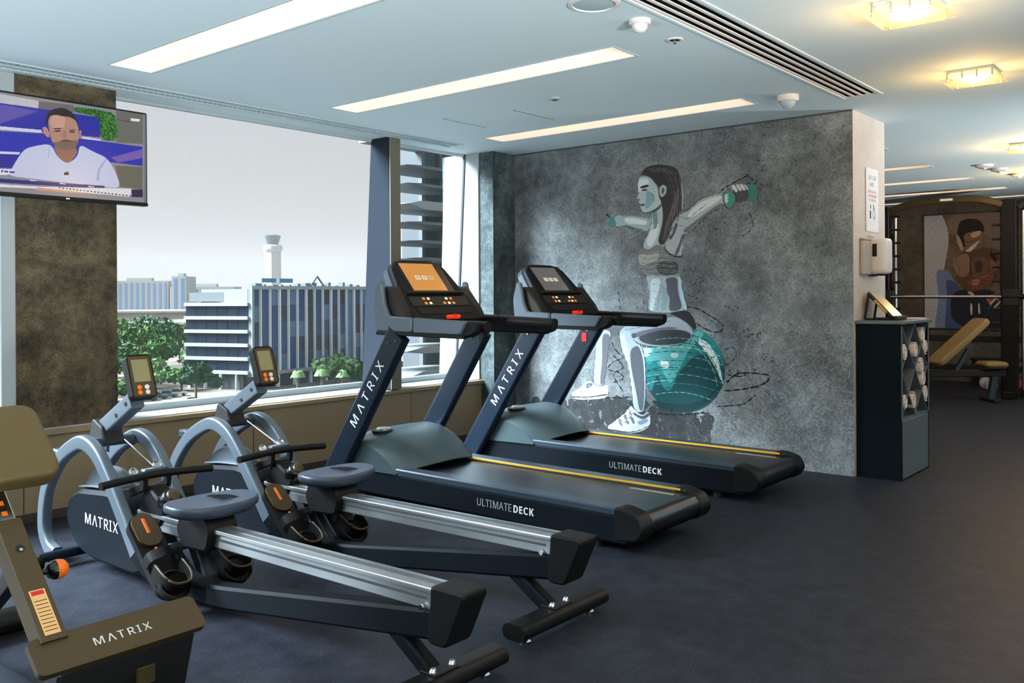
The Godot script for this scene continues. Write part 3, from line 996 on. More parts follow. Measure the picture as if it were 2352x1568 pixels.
func build_city() -> void:
	M.bark = mat(Color8(92, 76, 58), 0.9)
	M.leaf = mat(Color8(66, 96, 50), 0.8, 0.0, 0.2)
	M.leaf_dark = mat(Color8(52, 80, 54), 0.8, 0.0, 0.2)
	M.leaf_pale = mat(Color8(112, 142, 92), 0.8, 0.0, 0.2)
	var ground_tex := textured(concrete(512, 512, Color8(104, 97, 88), Color8(140, 133, 124), 61, 0.8), 0.9, 0.2, 0.02)
	var spandrel := mat(Color8(146, 156, 160), 0.6)
	var roof := mat(Color8(120, 126, 128), 0.7)
	var glass_a := mat(Color8(58, 84, 128), 0.25, 0.0, 0.35)
	var glass_b := mat(Color8(92, 122, 158), 0.25, 0.0, 0.35)
	var glass_c := mat(Color8(58, 70, 90), 0.25, 0.0, 0.35)
	var glass_d := mat(Color8(30, 38, 50), 0.3, 0.0, 0.3)
	var glass_e := mat(Color8(24, 34, 50), 0.3, 0.0, 0.3)
	var fin := mat(Color8(236, 240, 240), 0.5)
	slab("floor_outside_plain", Vector3(-600, GROUND - 0.5, -2600), Vector3(2400, GROUND, -60), ground_tex)
	# office building: a glazed wing and a banded wing meeting at a corner
	var c := Vector2(116, -173.3)
	var a := Vector2(110.1, -189.5)
	var b := Vector2(166, -182.9)
	var o := thing("office_building", "dark glass office block with white fins seen through the window", "building", Vector3.ZERO)
	block(o, "core", c, b, 15.0, -15.5, 3.0, roof)
	block(o, "roof_edge", c, b, 1.2, 2.9, 3.7, spandrel, 0.9)
	block(o, "bottom_edge", c, b, 1.2, -16.6, -15.8, spandrel, 0.9)
	block(o, "corner_post", c, c.lerp(b, 0.012), 1.4, -16.6, 3.7, spandrel, 1.0)
	var bays := 17
	for k in bays:
		var p := c.lerp(b, float(k) / bays)
		var q := c.lerp(b, float(k + 1) / bays)
		for f in 5:
			var y0 := -15.8 + f * 3.75
			block(o, "pane", p.lerp(q, 0.04), p.lerp(q, 0.96), 0.15, y0 + 0.06, y0 + 3.69, [glass_a, glass_b, glass_c, glass_a][(k * 7 + f * 3 + (k * f) % 5) % 4], 0.15)
		block(o, "fin", p, p.lerp(q, 0.10 if k % 3 == 0 else 0.06), 0.7, -16.0, 3.2, fin, 0.8)
	for k in 9:
		var p := c.lerp(b, (k + 0.5) / 9.0)
		block(o, "pillar", p, p.lerp(b, 0.02), 0.6, GROUND, -16.4, fin, 0.3)
	block(o, "ground_floor", c, b, 10.0, GROUND, -16.4, mat(Color8(52, 60, 64), 0.6), -2.0)
	# banded wing
	for f in 6:
		var y0 := -15.3 + f * 3.05
		block(o, "band", a, c, 2.0, y0 - 0.75, y0, spandrel, 0.6)
		if f < 5:
			for k in 6:
				var p := a.lerp(c, k / 6.0)
				var q := a.lerp(c, (k + 1) / 6.0)
				block(o, "window_strip", p.lerp(q, 0.02), p.lerp(q, 0.98), 0.3, y0, y0 + 2.3, [glass_d, glass_e][(k + f) % 2], 0.0)
	block(o, "parapet", a, c, 1.0, 0.2, 2.3, mat(Color8(100, 104, 106), 0.7), -1.2)
	for k in 4:
		var p := a.lerp(c, (k + 0.2) / 4.0)
		block(o, "pillar", p, p.lerp(c, 0.04), 0.6, GROUND, -16.0, fin, 0.4)
	block(o, "entrance", a, c, 3.0, GROUND, -16.0, mat(Color8(50, 48, 50), 0.6), -1.2)
	# roof plant on the glazed wing, dark against the sky
	var rng := RandomNumberGenerator.new()
	rng.seed = 12
	for k in 14:
		var p := c.lerp(b, 0.1 + 0.055 * k)
		var w := rng.randf_range(0.6, 2.2)
		block(o, "roof_unit", p, p + (b - c).normalized() * w, 1.5, 3.0, 3.6 + rng.randf_range(0.3, 1.3), mat(Color8(92, 104, 112), 0.7), -3.0)
	for k in 2:
		var p := c.lerp(b, 0.12 + 0.11 * k)
		block(o, "roof_sign", p, p + (b - c).normalized() * 4.6, 0.2, 4.5, 5.5, mat(Color8(70, 120, 150), 0.5), -2.0)
	var apex := c.lerp(b, 0.50)
	part(o, "roof_frame", rod(Vector3(apex.x - 2.2, 3.6, apex.y - 3), Vector3(apex.x, 6.2, apex.y - 3), 0.22, 8), M.trim_dark)
	part(o, "roof_frame", rod(Vector3(apex.x + 2.2, 3.6, apex.y - 3), Vector3(apex.x, 6.2, apex.y - 3), 0.22, 8), M.trim_dark)
	# control tower far away
	var tw := thing("control_tower", "slender pale control tower on the hazy skyline", "tower", Vector3(895, GROUND, -1267))
	var tm := mat(Color8(164, 162, 156), 0.7)
	part(tw, "shaft", lathe([[13.5, 0], [13.5, 104]], 8), tm, 20.0)
	part(tw, "balcony", lathe([[13.5, 94], [16, 98], [16, 104], [12, 106]], 16), tm, 20.0)
	part(tw, "cab", lathe([[9, 106], [13, 119], [13.5, 121], [9, 123]], 12), mat(Color8(60, 74, 80), 0.3), 20.0)
	part(tw, "mast", lathe([[1.0, 123], [0.5, 128]], 6), tm)
	# hazy blocks on the skyline
	var teal := mat(Color8(146, 144, 138), 0.7)
	var pale := mat(Color8(150, 152, 148), 0.7)
	var sky_blocks := [["long apartment block on the skyline beside the column", Vector2(428, -886), Vector2(470, -841), 17.3, teal],
		["narrow white tower block on the skyline in the middle of its row", Vector2(446, -792), Vector2(455, -782), 20.5, pale],
		["low wide pale block on the skyline left of the control tower", Vector2(470, -838), Vector2(512, -791), 11.0, pale],
		["distant block at the far left of the skyline", Vector2(470, -1010), Vector2(490, -975), 14.0, pale],
		["distant wide block right behind the control tower", Vector2(800, -1220), Vector2(940, -1180), 12.0, teal]]
	for q in sky_blocks:
		var s := thing("skyline_block", q[0], "building", Vector3.ZERO, 0.0, "hazy blocks on the skyline")
		block(s, "walls", q[1], q[2], 30.0, GROUND, q[3], q[4])
		var cols := int(Vector2(q[1]).distance_to(q[2]) / 5.5)
		for k in cols:
			var p: Vector2 = Vector2(q[1]).lerp(q[2], (k + 0.3) / cols)
			var e: Vector2 = Vector2(q[1]).lerp(q[2], (k + 0.75) / cols)
			block(s, "window_column", p, e, 0.5, GROUND + 6.0, q[3] - 2.0, glass_b, 0.2)
		block(s, "roof_house", Vector2(q[1]).lerp(q[2], 0.3), Vector2(q[1]).lerp(q[2], 0.7), 8.0, q[3], q[3] + 3.0, q[4], -6.0)
	# low white sheds in the middle distance
	for q in [["long low white shed roof behind the trees", Vector2(196, -420), Vector2(232, -378), -6.0], ["low flat building behind the banded wing", Vector2(168, -330), Vector2(186, -300), -9.0]]:
		var s := thing("low_shed", q[0], "building", Vector3.ZERO, 0.0, "low sheds behind the trees")
		block(s, "walls", q[1], q[2], 40.0, GROUND, q[3], mat(Color8(130, 124, 117), 0.8))
		block(s, "roof", q[1], q[2], 42.0, q[3], q[3] + 0.8, mat(Color8(140, 136, 131), 0.8), 1.0)
	# greenery
	var trees := [[126, -250, 15, 15, 0], [138, -258, 16, 17, 1], [150, -262, 14, 14, 0], [112, -232, 12, 12, 1], [124, -236, 14, 13, 0],
		[98, -205, 12, 12, 1], [108, -206, 11, 11, 0], [92, -190, 8, 8, 0], [104, -196, 7, 8, 2], [118, -216, 10, 10, 1], [86, -178, 4, 7, 0], [99, -187, 4, 7, 2], [107, -186, 5, 6, 0]]
	var tl := ["tree at the far left of the park by the column", "tall dark tree behind the park, left of the middle", "tree touching the left end of the banded wing", "dark tree in the second row by the column",
		"bright tree in the second row by the banded wing", "dark tree in the third row, left", "green tree in the third row, right", "small green tree above the parked cars", "low pale shrub tree at the street's bend", "dark tree between the two rows", "low hedge at the window's lower left corner", "pale hedge along the parked cars", "round bush in front of the banded wing"]
	for k in trees.size():
		var q: Array = trees[k]
		tree(Vector3(q[0], GROUND, q[1]), q[2], q[3], tl[k], [M.leaf, M.leaf_dark, M.leaf_pale][q[4]], 100 + k)
	tree(Vector3(136, GROUND, -168), 7.5, 9, "pale round tree in front of the glass wing", M.leaf_pale, 131)
	tree(Vector3(143, GROUND, -165), 6.0, 8, "green bush in front of the glass wing's right half", M.leaf, 132)
	tree(Vector3(150, GROUND, -163), 7.0, 8, "green bush in front of the glass wing, near the mullion", M.leaf, 133)
	tree(Vector3(96, GROUND, -161.6), 8.5, 5, "single narrow tree on the pale forecourt", M.leaf_dark, 134)
	palm(Vector3(117, GROUND, -157), 4.0, "pale palm below the glass wing, left", 141)
	palm(Vector3(121, GROUND, -154), 4.2, "pale palm below the glass wing, middle", 142)
	palm(Vector3(125, GROUND, -152), 3.8, "pale palm below the glass wing, right", 143)
	var cl := ["dark car parked nearest the rower's display", "dark blue car in the middle of the parked row", "grey car parked farther along the row", "silver car at the row's far end", "black car parked on its own at the window's lower edge"]
	for k in 5:
		car(Vector3(91.5 + 2.9 * k if k < 4 else 94.0, GROUND, -172.5 - 1.2 * k if k < 4 else -159.0), 1.1, [M.navy, M.graphite, M.silver, M.alu, M.plastic_dark][k], cl[k])
	# louvred neighbour facade to the right of the mullion
	var lv := thing("louvred_facade", "stack of grey horizontal louvres outside the narrow window", "facade", Vector3.ZERO)
	var fin_m := mat(Color8(88, 92, 96), 0.6)
	var louvre_pale := mat(Color8(132, 138, 140), 0.6)
	part(lv, "back_wall", bx(Vector3(11.45, 0.6, -10.4), Vector3(3.0, 6.4, 0.4), 0.0), mat(Color8(72, 76, 80), 0.7), 0.0)
	for q in [[3.25, 0.05, 0], [2.99, 0.05, 0], [2.70, 0.13, 1], [2.44, 0.05, 0], [2.17, 0.05, 0], [1.92, 0.05, 0], [1.56, 0.16, 1], [1.26, 0.05, 0], [1.0, 0.05, 0], [0.60, 0.10, 1], [0.22, 0.16, 1], [-0.3, 0.05, 0]]:
		var y: float = q[0]
		var th: float = q[1]
		var pts := round_poly([[8.80, y], [9.15, y + th * 0.5], [11.8, y + th * 0.5], [11.8, y - th * 0.5], [9.15, y - th * 0.5]], 0.04)
		part(lv, "louvre", moved(prism(pts, 0.0, 0.8, 0.008), Transform3D(Basis(Vector3(0, 0, -1), Vector3.UP, Vector3(1, 0, 0)), Vector3(0, 0, -9.3))), louvre_pale if q[2] else fin_m)
	for x in [9.95, 10.35]:
		part(lv, "post", bx(Vector3(x, 0.6, -10.15), Vector3(0.07, 6.2, 0.08), 0.0), fin_m, 0.0)
	part(lv, "soffit", bx(Vector3(10.4, 3.72, -9.6), Vector3(3.2, 0.12, 1.4), 0.0), louvre_pale, 0.0)
	var hz := FogVolume.new()
	hz.name = "haze"
	hz.shape = RenderingServer.FOG_VOLUME_SHAPE_BOX
	hz.size = Vector3(2600, 150, 2300)
	hz.position = Vector3(700, 45, -1420)
	var fm := FogMaterial.new()
	fm.density = HAZE
	fm.albedo = Color(0.93, 0.925, 0.915)
	hz.material = fm
	hz.set_meta("label", "pale daylight haze over the distant city")
	hz.set_meta("category", "haze")
	hz.set_meta("kind", "stuff")
	add_child(hz)

const HAZE := 0.0001

# ---------------------------------------------------------------- television
func build_television() -> void:
	var t := thing("television", "wall television showing a man in a pale blue shirt", "television", Vector3(2.50, 2.003, -5.72))
	var w := 1.115
	var h := 0.625
	part(t, "casing", bx(Vector3(0, h / 2, -0.03), Vector3(w, h, 0.05), 0.008), M.black_gloss)
	var m := textured(screen_image(), 0.2)
	m.emission_enabled = true
	m.emission_texture = m.albedo_texture
	m.emission_energy_multiplier = 0.75
	m.albedo_color = Color(0.25, 0.25, 0.25)
	plane_uv(t, "screen", Vector3(-w / 2 + 0.012, h - 0.012, -0.0045), Vector3(w - 0.024, 0, 0), Vector3(0, -h + 0.036, 0), m)
	part(t, "lower_bezel", bx(Vector3(0, 0.011, -0.006), Vector3(w, 0.022, 0.012), 0.003), M.plastic_dark)
	part(t, "sensor", bx(Vector3(0.03, 0.002, -0.004), Vector3(0.05, 0.012, 0.012), 0.003), M.plastic_dark)
	part(t, "logo", bx(Vector3(0.03, 0.012, 0.0006), Vector3(0.022, 0.008, 0.001), 0.0), M.letters)
	part(t, "wall_mount", bx(Vector3(0.06, h / 2, -0.13), Vector3(0.4, 0.3, 0.16), 0.01), M.black)

# ---------------------------------------------------------------- treadmills
func post_path(x: float) -> PackedVector3Array:
	return PackedVector3Array([Vector3(x, 0.06, -1.475), Vector3(x, 0.16, -1.41), Vector3(x, 0.62, -1.10), Vector3(x, 1.15, -0.745)])

func hood_rings() -> Array:
	var rings := []
	for k in 17:
		var f := k / 8.0 - 1.0
		var x := f * 0.385
		var e := absf(f)
		var hgt := 0.475 - 0.06 * pow(e, 4) - 0.035 * pow(e, 12)
		var rear := -0.66 - 0.14 * pow(e, 2.2)
		var front := -1.43 + 0.05 * pow(e, 3)
		var lift := 0.012 + 0.055 * (1.0 - pow(e, 2))
		var r := PackedVector3Array()
		for q in [[0.0, 0.20], [0.03, 0.36], [0.14, 0.72], [0.28, 0.94], [0.40, 1.0], [0.52, 0.97], [0.68, 0.80], [0.84, 0.46], [0.95, 0.15], [1.0, 0.0]]:
			r.append(Vector3(x, lerpf(0.21 + lift * q[0], hgt, q[1]), lerpf(front, rear, q[0])))
		r.append(Vector3(x, 0.20 + lift, rear - 0.01))
		r.append(Vector3(x, 0.20, front + 0.02))
		rings.append(r)
	return rings

func build_treadmills() -> void:
	var t := thing("treadmill", "black treadmill with an orange lit screen, next to the rowing machines", "treadmill", Vector3(4.45, 0, -3.6), 0.0, "treadmills facing the window")
	# deck
	part(t, "deck_frame", prism(round_poly([[-1.46, 0.05], [0.98, 0.05], [1.05, 0.10], [1.04, 0.205], [-1.46, 0.215]], 0.02), -0.375, 0.375, 0.012), M.skirt)
	var bl := part(t, "belt", prism(round_poly([[-1.3, 0.12], [1.05, 0.10], [1.09, 0.16], [1.05, 0.222], [-1.3, 0.228]], 0.03), -0.262, 0.262, 0.004), M.belt)
	part(bl, "stripe", bx(Vector3(0.19, 0.2235, 0.8), Vector3(0.028, 0.002, 0.30), 0.0), M.letters_dim, 0.0)
	for s in [-1, 1]:
		var rl := part(t, "side_rail", prism(round_poly([[-1.2, 0.20], [0.97, 0.20], [1.02, 0.215], [0.98, 0.243], [-1.2, 0.25]], 0.012), s * 0.322 - 0.055, s * 0.322 + 0.055, 0.008), M.graphite)
		if s > 0:
			part(rl, "yellow_line", bx(Vector3(s * 0.266, 0.239, -0.06), Vector3(0.004, 0.013, 2.02), 0.001), M.yellow)
		part(t, "end_cap", prism(round_poly([[0.90, 0.06], [1.06, 0.08], [1.10, 0.15], [1.06, 0.225], [0.96, 0.25], [0.90, 0.25]], 0.03), s * 0.325 - 0.058, s * 0.325 + 0.058, 0.012), M.plastic_dark)
		for z in [-1.2, 0.75]:
			part(t, "foot", lathe([[0.03, 0.0], [0.034, 0.02], [0.026, 0.06]], 16, Transform3D(Basis(), Vector3(s * 0.30, 0, z))), M.black)
		# posts
		var po := part(t, "post", sweep(post_path(s * 0.405), rrect(0.07, 0.185, 0.028, 4)), M.navy, 35.0)
		part(po, "bolt", lathe([[0.009, 0], [0.009, 0.006]], 10, Transform3D(Basis(Vector3.BACK, PI / 2), Vector3(-0.371 if s > 0 else -0.441, 1.10, -0.74))), M.chrome)
		part(po, "bolt", lathe([[0.009, 0], [0.009, 0.006]], 10, Transform3D(Basis(Vector3.BACK, PI / 2), Vector3(-0.371 if s > 0 else -0.441, 1.09, -0.81))), M.chrome)
		if s > 0:
			for b in po.get_children():
				b.position.x = 0.742
		# arm: grey outer shells over a dark core
		var ax: float = s * 0.40
		part(t, "arm", prism(round_poly([[-0.93, 1.14], [-0.12, 1.135], [-0.06, 1.16], [-0.05, 1.235], [-0.60, 1.25], [-0.93, 1.25]], 0.03), ax - 0.045 if s > 0 else ax - 0.02, ax + 0.02 if s > 0 else ax + 0.045, 0.012), M.rubber)
		var ox: float = ax + s * 0.030
		var c1 := part(t, "arm_cover", prism(round_poly([[-0.95, 1.16], [-0.60, 1.155], [-0.60, 1.255], [-0.82, 1.262], [-0.86, 1.34], [-0.89, 1.49], [-0.93, 1.50], [-0.97, 1.36]], 0.025), minf(ox, ax) - 0.004, maxf(ox, ax) + 0.004, 0.010), M.silver)
		part(t, "arm_shell", prism(round_poly([[-0.592, 1.152], [-0.17, 1.150], [-0.12, 1.235], [-0.592, 1.255]], 0.02), minf(ox, ax) - 0.004, maxf(ox, ax) + 0.004, 0.010), M.silver)
		part(c1, "lower_edge", prism([[-0.94, 1.138], [-0.15, 1.128], [-0.13, 1.152], [-0.95, 1.162]], minf(ox, ax) - 0.002, maxf(ox, ax) + 0.002, 0.004), M.plastic_dark)
		# bottle pocket beside the display
		var px: float = s * 0.30
		part(t, "bottle_pocket", prism(round_poly([[-0.92, 1.22], [-0.68, 1.22], [-0.72, 1.30], [-0.86, 1.46], [-0.92, 1.46]], 0.03), px - 0.095, px + 0.095, 0.012), M.console)
		part(t, "grip", rod(Vector3(s * 0.335, 1.205, -0.42), Vector3(s * 0.335, 1.20, -0.03), 0.036, 16), M.rubber)
	# lettering along the nearer post and on the deck
	var pd := (Vector3(0, 1.15, -0.745) - Vector3(0, 0.16, -1.41)).normalized()
	var mid := Vector3(-0.4415, 0.73, -1.028)
	var lt := lettering(t, "MΛTRIX", 0.062, mid, pd, Vector3(0, 0.4, -1), M.letters, 10, 1.24)
	lt.set_meta("label", "white lettering on the post")
	lettering(t, "ULTIMATE", 0.043, Vector3(-0.3765, 0.135, 0.045), Vector3(0, -0.004, 1), Vector3.UP, M.letters_dim, 1, 0.98)
	lettering(t, "DECK", 0.043, Vector3(-0.3765, 0.134, 0.272), Vector3(0, -0.004, 1), Vector3.UP, M.letters, 1, 1.0, true)
	# motor hood with a round badge in a dark recess
	var hd := part(t, "motor_hood", loft(hood_rings(), true), M.hood, 38.0)
	part(hd, "badge_recess", lathe([[0.085, 0.0], [0.085, 0.008], [0.07, 0.012]], 20, Transform3D(Basis().scaled(Vector3(1, 1, 0.8)), Vector3(-0.235, 0.456, -1.10))), M.black)
	part(hd, "badge", lathe([[0.05, 0.0], [0.05, 0.018], [0.042, 0.024], [0.01, 0.026]], 24, Transform3D(Basis(), Vector3(-0.235, 0.460, -1.09))), M.alu)
	part(t, "cross_bar", bx(Vector3(0, 1.19, -0.80), Vector3(0.80, 0.09, 0.10), 0.02), M.plastic_dark)
	# display head: a tilted panel, narrower at the top
	var lo := Vector3(0, 1.225, -0.655)
	var hi := Vector3(0, 1.655, -1.02)
	var up := (hi - lo).normalized()
	var nrm := Vector3(0, -up.z, up.y)
	var ln := lo.distance_to(hi)
	var outline := round_poly([[-0.335, 0.0], [0.335, 0.0], [0.345, 0.10], [0.25, ln - 0.05], [0.15, ln], [-0.15, ln], [-0.25, ln - 0.05], [-0.345, 0.10]], 0.06)
	var px2 := Transform3D(Basis(nrm, up, Vector3.RIGHT), lo)
	var head := part(t, "display_head", moved(prism(outline, -0.075, 0.0, 0.014), px2), M.plastic_dark, 30.0)
	var shell := []
	for q in outline:
		shell.append([q[0] * 1.04, q[1] * 1.03 - 0.008])
	part(t, "head_shell", moved(prism(shell, -0.12, -0.03, 0.02), px2), M.graphite, 30.0)
	var on := func(x: float, y: float, z: float) -> Vector3: return lo + Vector3.RIGHT * x + up * y + nrm * z
	var sc := mat(Color(0.1, 0.1, 0.1), 0.15)
	sc.emission_enabled = true
	sc.emission_texture = tex(panel_image(true))
	sc.emission_energy_multiplier = 0.85
	plane_uv(head, "screen", on.call(-0.185, ln - 0.045, 0.002), Vector3.RIGHT * 0.33, -up * 0.25, sc)
	part(head, "screen_glass_edge", moved(bx(Vector3(0.0, ln - 0.17, 0.0), Vector3(0.42, 0.28, 0.002), 0.0), Transform3D(Basis(Vector3.RIGHT, up, nrm), lo)), M.black_gloss, 0.0)
	part(head, "shelf_lip", moved(bx(Vector3(0, ln - 0.325, 0.012), Vector3(0.54, 0.014, 0.026), 0.004), Transform3D(Basis(Vector3.RIGHT, up, nrm), lo)), M.console)
	part(head, "key_field", moved(bx(Vector3(0, 0.172, 0.002), Vector3(0.56, 0.085, 0.006), 0.002), Transform3D(Basis(Vector3.RIGHT, up, nrm), lo)), M.console)
	for q in [[-0.15, 0.192, 0], [-0.105, 0.192, 1], [-0.15, 0.152, 0], [-0.105, 0.152, 1], [0.07, 0.192, 1], [0.115, 0.192, 0], [0.03, 0.152, 0], [0.075, 0.152, 1], [0.12, 0.152, 0]]:
		part(head, "key", moved(bx(Vector3(q[0], q[1], 0.006), Vector3(0.022, 0.018, 0.004), 0.001), Transform3D(Basis(Vector3.RIGHT, up, nrm), lo)), M.key_orange if q[2] == 0 else M.key_white, 0.0)
	part(head, "tray", moved(prism(round_poly([[-0.25, 0.06], [0.25, 0.06], [0.27, 0.118], [-0.27, 0.118]], 0.03), -0.02, 0.004, 0.002), px2), M.black)
	part(t, "stop_key", moved(bx(Vector3(0.02, 0.022, 0.014), Vector3(0.13, 0.026, 0.03), 0.008), Transform3D(Basis(Vector3.RIGHT, up, nrm), lo)), M.stop)
	part(t, "stop_button", moved(bx(Vector3(0.025, 0.024, 0.031), Vector3(0.035, 0.018, 0.006), 0.003), Transform3D(Basis(Vector3.RIGHT, up, nrm), lo)), M.red)
	var c := copy(t, Vector3(5.945, 0, -3.63), "black treadmill with a grey screen, standing against the mural wall")
	var s2: StandardMaterial3D = sc.duplicate()
	s2.emission_texture = tex(panel_image(false))
	var scr: MeshInstance3D = c.get_node("display_head/screen")
	scr.material_override = s2
	# red tag on the far post
	part(c, "tag", bx(Vector3(0.368, 1.03, -0.84), Vector3(0.004, 0.075, 0.05), 0.001), M.red, 40.0, "red tag hanging on the post")

# ---------------------------------------------------------------- rowing machines
func foot_line(z: float) -> float:
	return 0.36 - (z + 0.74) * 0.86

func build_rowers() -> void:
	var t := thing("rowing_machine", "black rowing machine nearest the camera, its seat close to the front", "rowing machine", Vector3(2.24, 0, -3.42), 0.0, "rowing machines beside the window")
	for s in [-1, 1]:
		var x: float = s * 0.145
		# arch: front foot, bow, slanting leg that bends in to the beam
		var pts := [Vector3(x, 0.045, -1.47), Vector3(x, 0.075, -1.56), Vector3(x, 0.18, -1.62), Vector3(x, 0.38, -1.575), Vector3(x, 0.55, -1.42), Vector3(x, 0.645, -1.24), Vector3(x, 0.665, -1.13), Vector3(x, 0.625, -1.01), Vector3(x, 0.53, -0.90), Vector3(x, 0.35, -0.74), Vector3(x, 0.20, -0.615), Vector3(x * 0.82, 0.115, -0.50), Vector3(x * 0.45, 0.075, -0.36), Vector3(x * 0.12, 0.068, -0.20)]
		part(t, "arch", sweep(curve(pts.slice(0, 11), 5), rrect(0.052, 0.076, 0.014, 3)), M.silver, 35.0)
		part(t, "arch_foot", sweep(curve(pts.slice(10), 5), rrect(0.054, 0.078, 0.014, 3)), M.skirt, 35.0)
		part(t, "front_foot", bx(Vector3(x, 0.025, -1.49), Vector3(0.06, 0.05, 0.10), 0.008), M.black)
		# tie stub on the front of the arch
		part(t, "bracket", bx(Vector3(x - s * 0.01, 0.575, -1.475), Vector3(0.05, 0.05, 0.09), 0.01), M.graphite)
	part(t, "front_bar", rod(Vector3(-0.27, 0.06, -1.40), Vector3(0.27, 0.06, -1.40), 0.026, 14), M.navy)
	for s in [-1, 1]:
		var wh := part(t, "transport_wheel", lathe([[0.012, -0.02], [0.036, -0.02], [0.04, 0.0], [0.036, 0.02], [0.012, 0.02]], 20, Transform3D(Basis(Vector3.BACK, PI / 2), Vector3(s * 0.27, 0.04, -1.40))), M.rubber)
		part(wh, "hub", lathe([[0.014, -0.024], [0.014, 0.024]], 12, Transform3D(Basis(Vector3.BACK, PI / 2), Vector3(s * 0.27, 0.04, -1.40))), M.chrome)
	part(t, "top_tie", bx(Vector3(0, 0.655, -1.17), Vector3(0.24, 0.045, 0.07), 0.01), M.graphite)
	# flywheel and its cover
	part(t, "flywheel", lathe([[0.02, -0.05], [0.225, -0.05], [0.235, -0.03], [0.235, 0.03], [0.225, 0.05], [0.02, 0.05]], 40, Transform3D(Basis(Vector3.BACK, PI / 2), Vector3(0, 0.285, -1.17))), M.silver)
	var cov := part(t, "flywheel_cover", prism(round_poly([[-1.47, 0.23], [-1.44, 0.34], [-1.33, 0.40], [-0.98, 0.43], [-0.86, 0.40], [-0.60, 0.12], [-0.72, 0.06], [-1.22, 0.06], [-1.36, 0.10]], 0.08, 5), -0.105, 0.105, 0.02), M.skirt, 30.0)
	part(cov, "top_edge", sweep(curve([Vector3(-0.0, 0.405, -1.36), Vector3(0, 0.425, -1.20), Vector3(0, 0.435, -0.99)], 4), rrect(0.16, 0.012, 0.005)), M.silver)
	var lt := lettering(t, "MΛTRIX", 0.05, Vector3(-0.1065, 0.265, -1.06), Vector3(0, 0, 1), Vector3.UP, M.letters, 3, 1.3)
	lt.set_meta("label", "white lettering on the flywheel cover")
	part(t, "stay", prism([[-1.42, 0.05], [-1.30, 0.05], [-1.12, 0.12], [-1.18, 0.15]], -0.03, 0.03, 0.006), M.navy)
	# mast with its display
	part(t, "mast_clamp", prism(round_poly([[-1.30, 0.66], [-1.12, 0.64], [-1.16, 0.73], [-1.26, 0.77]], 0.02), -0.055, 0.055, 0.006), M.black)
	var mast := part(t, "mast", sweep(PackedVector3Array([Vector3(0, 0.705, -1.24), Vector3(0, 0.80, -1.06), Vector3(0, 0.885, -0.90)]), rrect(0.07, 0.085, 0.012, 3)), M.silver, 35.0)
	for q in [[0.80, -1.04], [0.865, -0.94]]:
		part(mast, "bolt", lathe([[0.011, 0], [0.011, 0.005]], 12, Transform3D(Basis(Vector3.BACK, PI / 2), Vector3(-0.034, q[0], q[1]))), M.black)
	var dx := Transform3D(Basis(Vector3.UP, 0.0) * Basis(Vector3.RIGHT, -0.36), Vector3(0, 1.0, -0.865))
	var d := part(t, "display", moved(sweep(PackedVector3Array([Vector3(0, 0, -0.026), Vector3(0, 0, -0.022), Vector3(0, 0, 0.016), Vector3(0, 0, 0.022)]), rrect(0.128, 0.225, 0.022, 4)), dx), M.plastic_dark, 35.0)
	part(d, "lcd", moved(bx(Vector3(0, 0.028, 0.0225), Vector3(0.085, 0.115, 0.003), 0.001), dx), M.lcd)
	part(d, "face_plate", moved(bx(Vector3(0, 0, 0.0215), Vector3(0.112, 0.205, 0.002), 0.001), dx), M.tan_plastic)
	for q in [[-0.024, -0.058, 0], [0.014, -0.058, 1], [-0.024, -0.084, 0], [0.014, -0.084, 1]]:
		part(d, "key", moved(lathe([[0.012, 0.0], [0.012, 0.006], [0.008, 0.008]], 14, Transform3D(Basis(Vector3.RIGHT, PI / 2), Vector3(q[0], q[1], 0.022))), dx), M.orange if q[2] == 0 else M.white_plastic)
	# beam: low bend at the front, rising to the rear
	var beam := [[-0.62, 0.18], [-0.56, 0.20], [-0.44, 0.12], [-0.32, 0.105], [-0.10, 0.125], [1.22, 0.315], [1.30, 0.30], [1.28, 0.215], [-0.10, 0.025], [-0.36, 0.012], [-0.50, 0.06]]
	part(t, "base_beam", prism(round_poly(beam, 0.05), -0.045, 0.045, 0.012), M.skirt, 30.0)
	# aluminium slide rail with grooves
	var rail := [Vector3(0, 0.322, -0.80), Vector3(0, 0.352, 1.27)]
	var rl := part(t, "slide_rail", sweep(PackedVector3Array(rail), rrect(0.075, 0.085, 0.006, 2)), M.alu, 30.0)
	for s in [-1, 1]:
		part(rl, "flange", sweep(PackedVector3Array([Vector3(s * 0.036, 0.352, -0.80), Vector3(s * 0.036, 0.382, 1.27)]), rrect(0.03, 0.022, 0.006, 2)), M.alu)
		part(rl, "groove", bx(Vector3(s * 0.038, 0.33, 0.24), Vector3(0.002, 0.010, 1.9), 0.0), M.trim_dark, 0.0).rotation = Vector3(-0.0145, 0, 0)
	part(rl, "wear_strip", sweep(PackedVector3Array([Vector3(0, 0.3645, -0.80), Vector3(0, 0.3945, 1.27)]), rrect(0.034, 0.004, 0.001, 1)), M.silver)
	# rear cap, leg and foot bar
	part(t, "rear_cap", prism(round_poly([[1.20, 0.20], [1.30, 0.20], [1.385, 0.385], [1.38, 0.405], [1.22, 0.405], [1.22, 0.35]], 0.03), -0.062, 0.062, 0.01), M.plastic_dark, 30.0)
	part(t, "bolt", lathe([[0.010, 0], [0.010, 0.008]], 10, Transform3D(Basis(Vector3.BACK, PI / 2), Vector3(-0.045, 0.315, 1.17))), M.chrome)
	part(t, "rear_leg", sweep(PackedVector3Array([Vector3(0, 0.21, 0.96), Vector3(0, 0.06, 1.20)]), rrect(0.06, 0.06, 0.014, 3)), M.skirt)
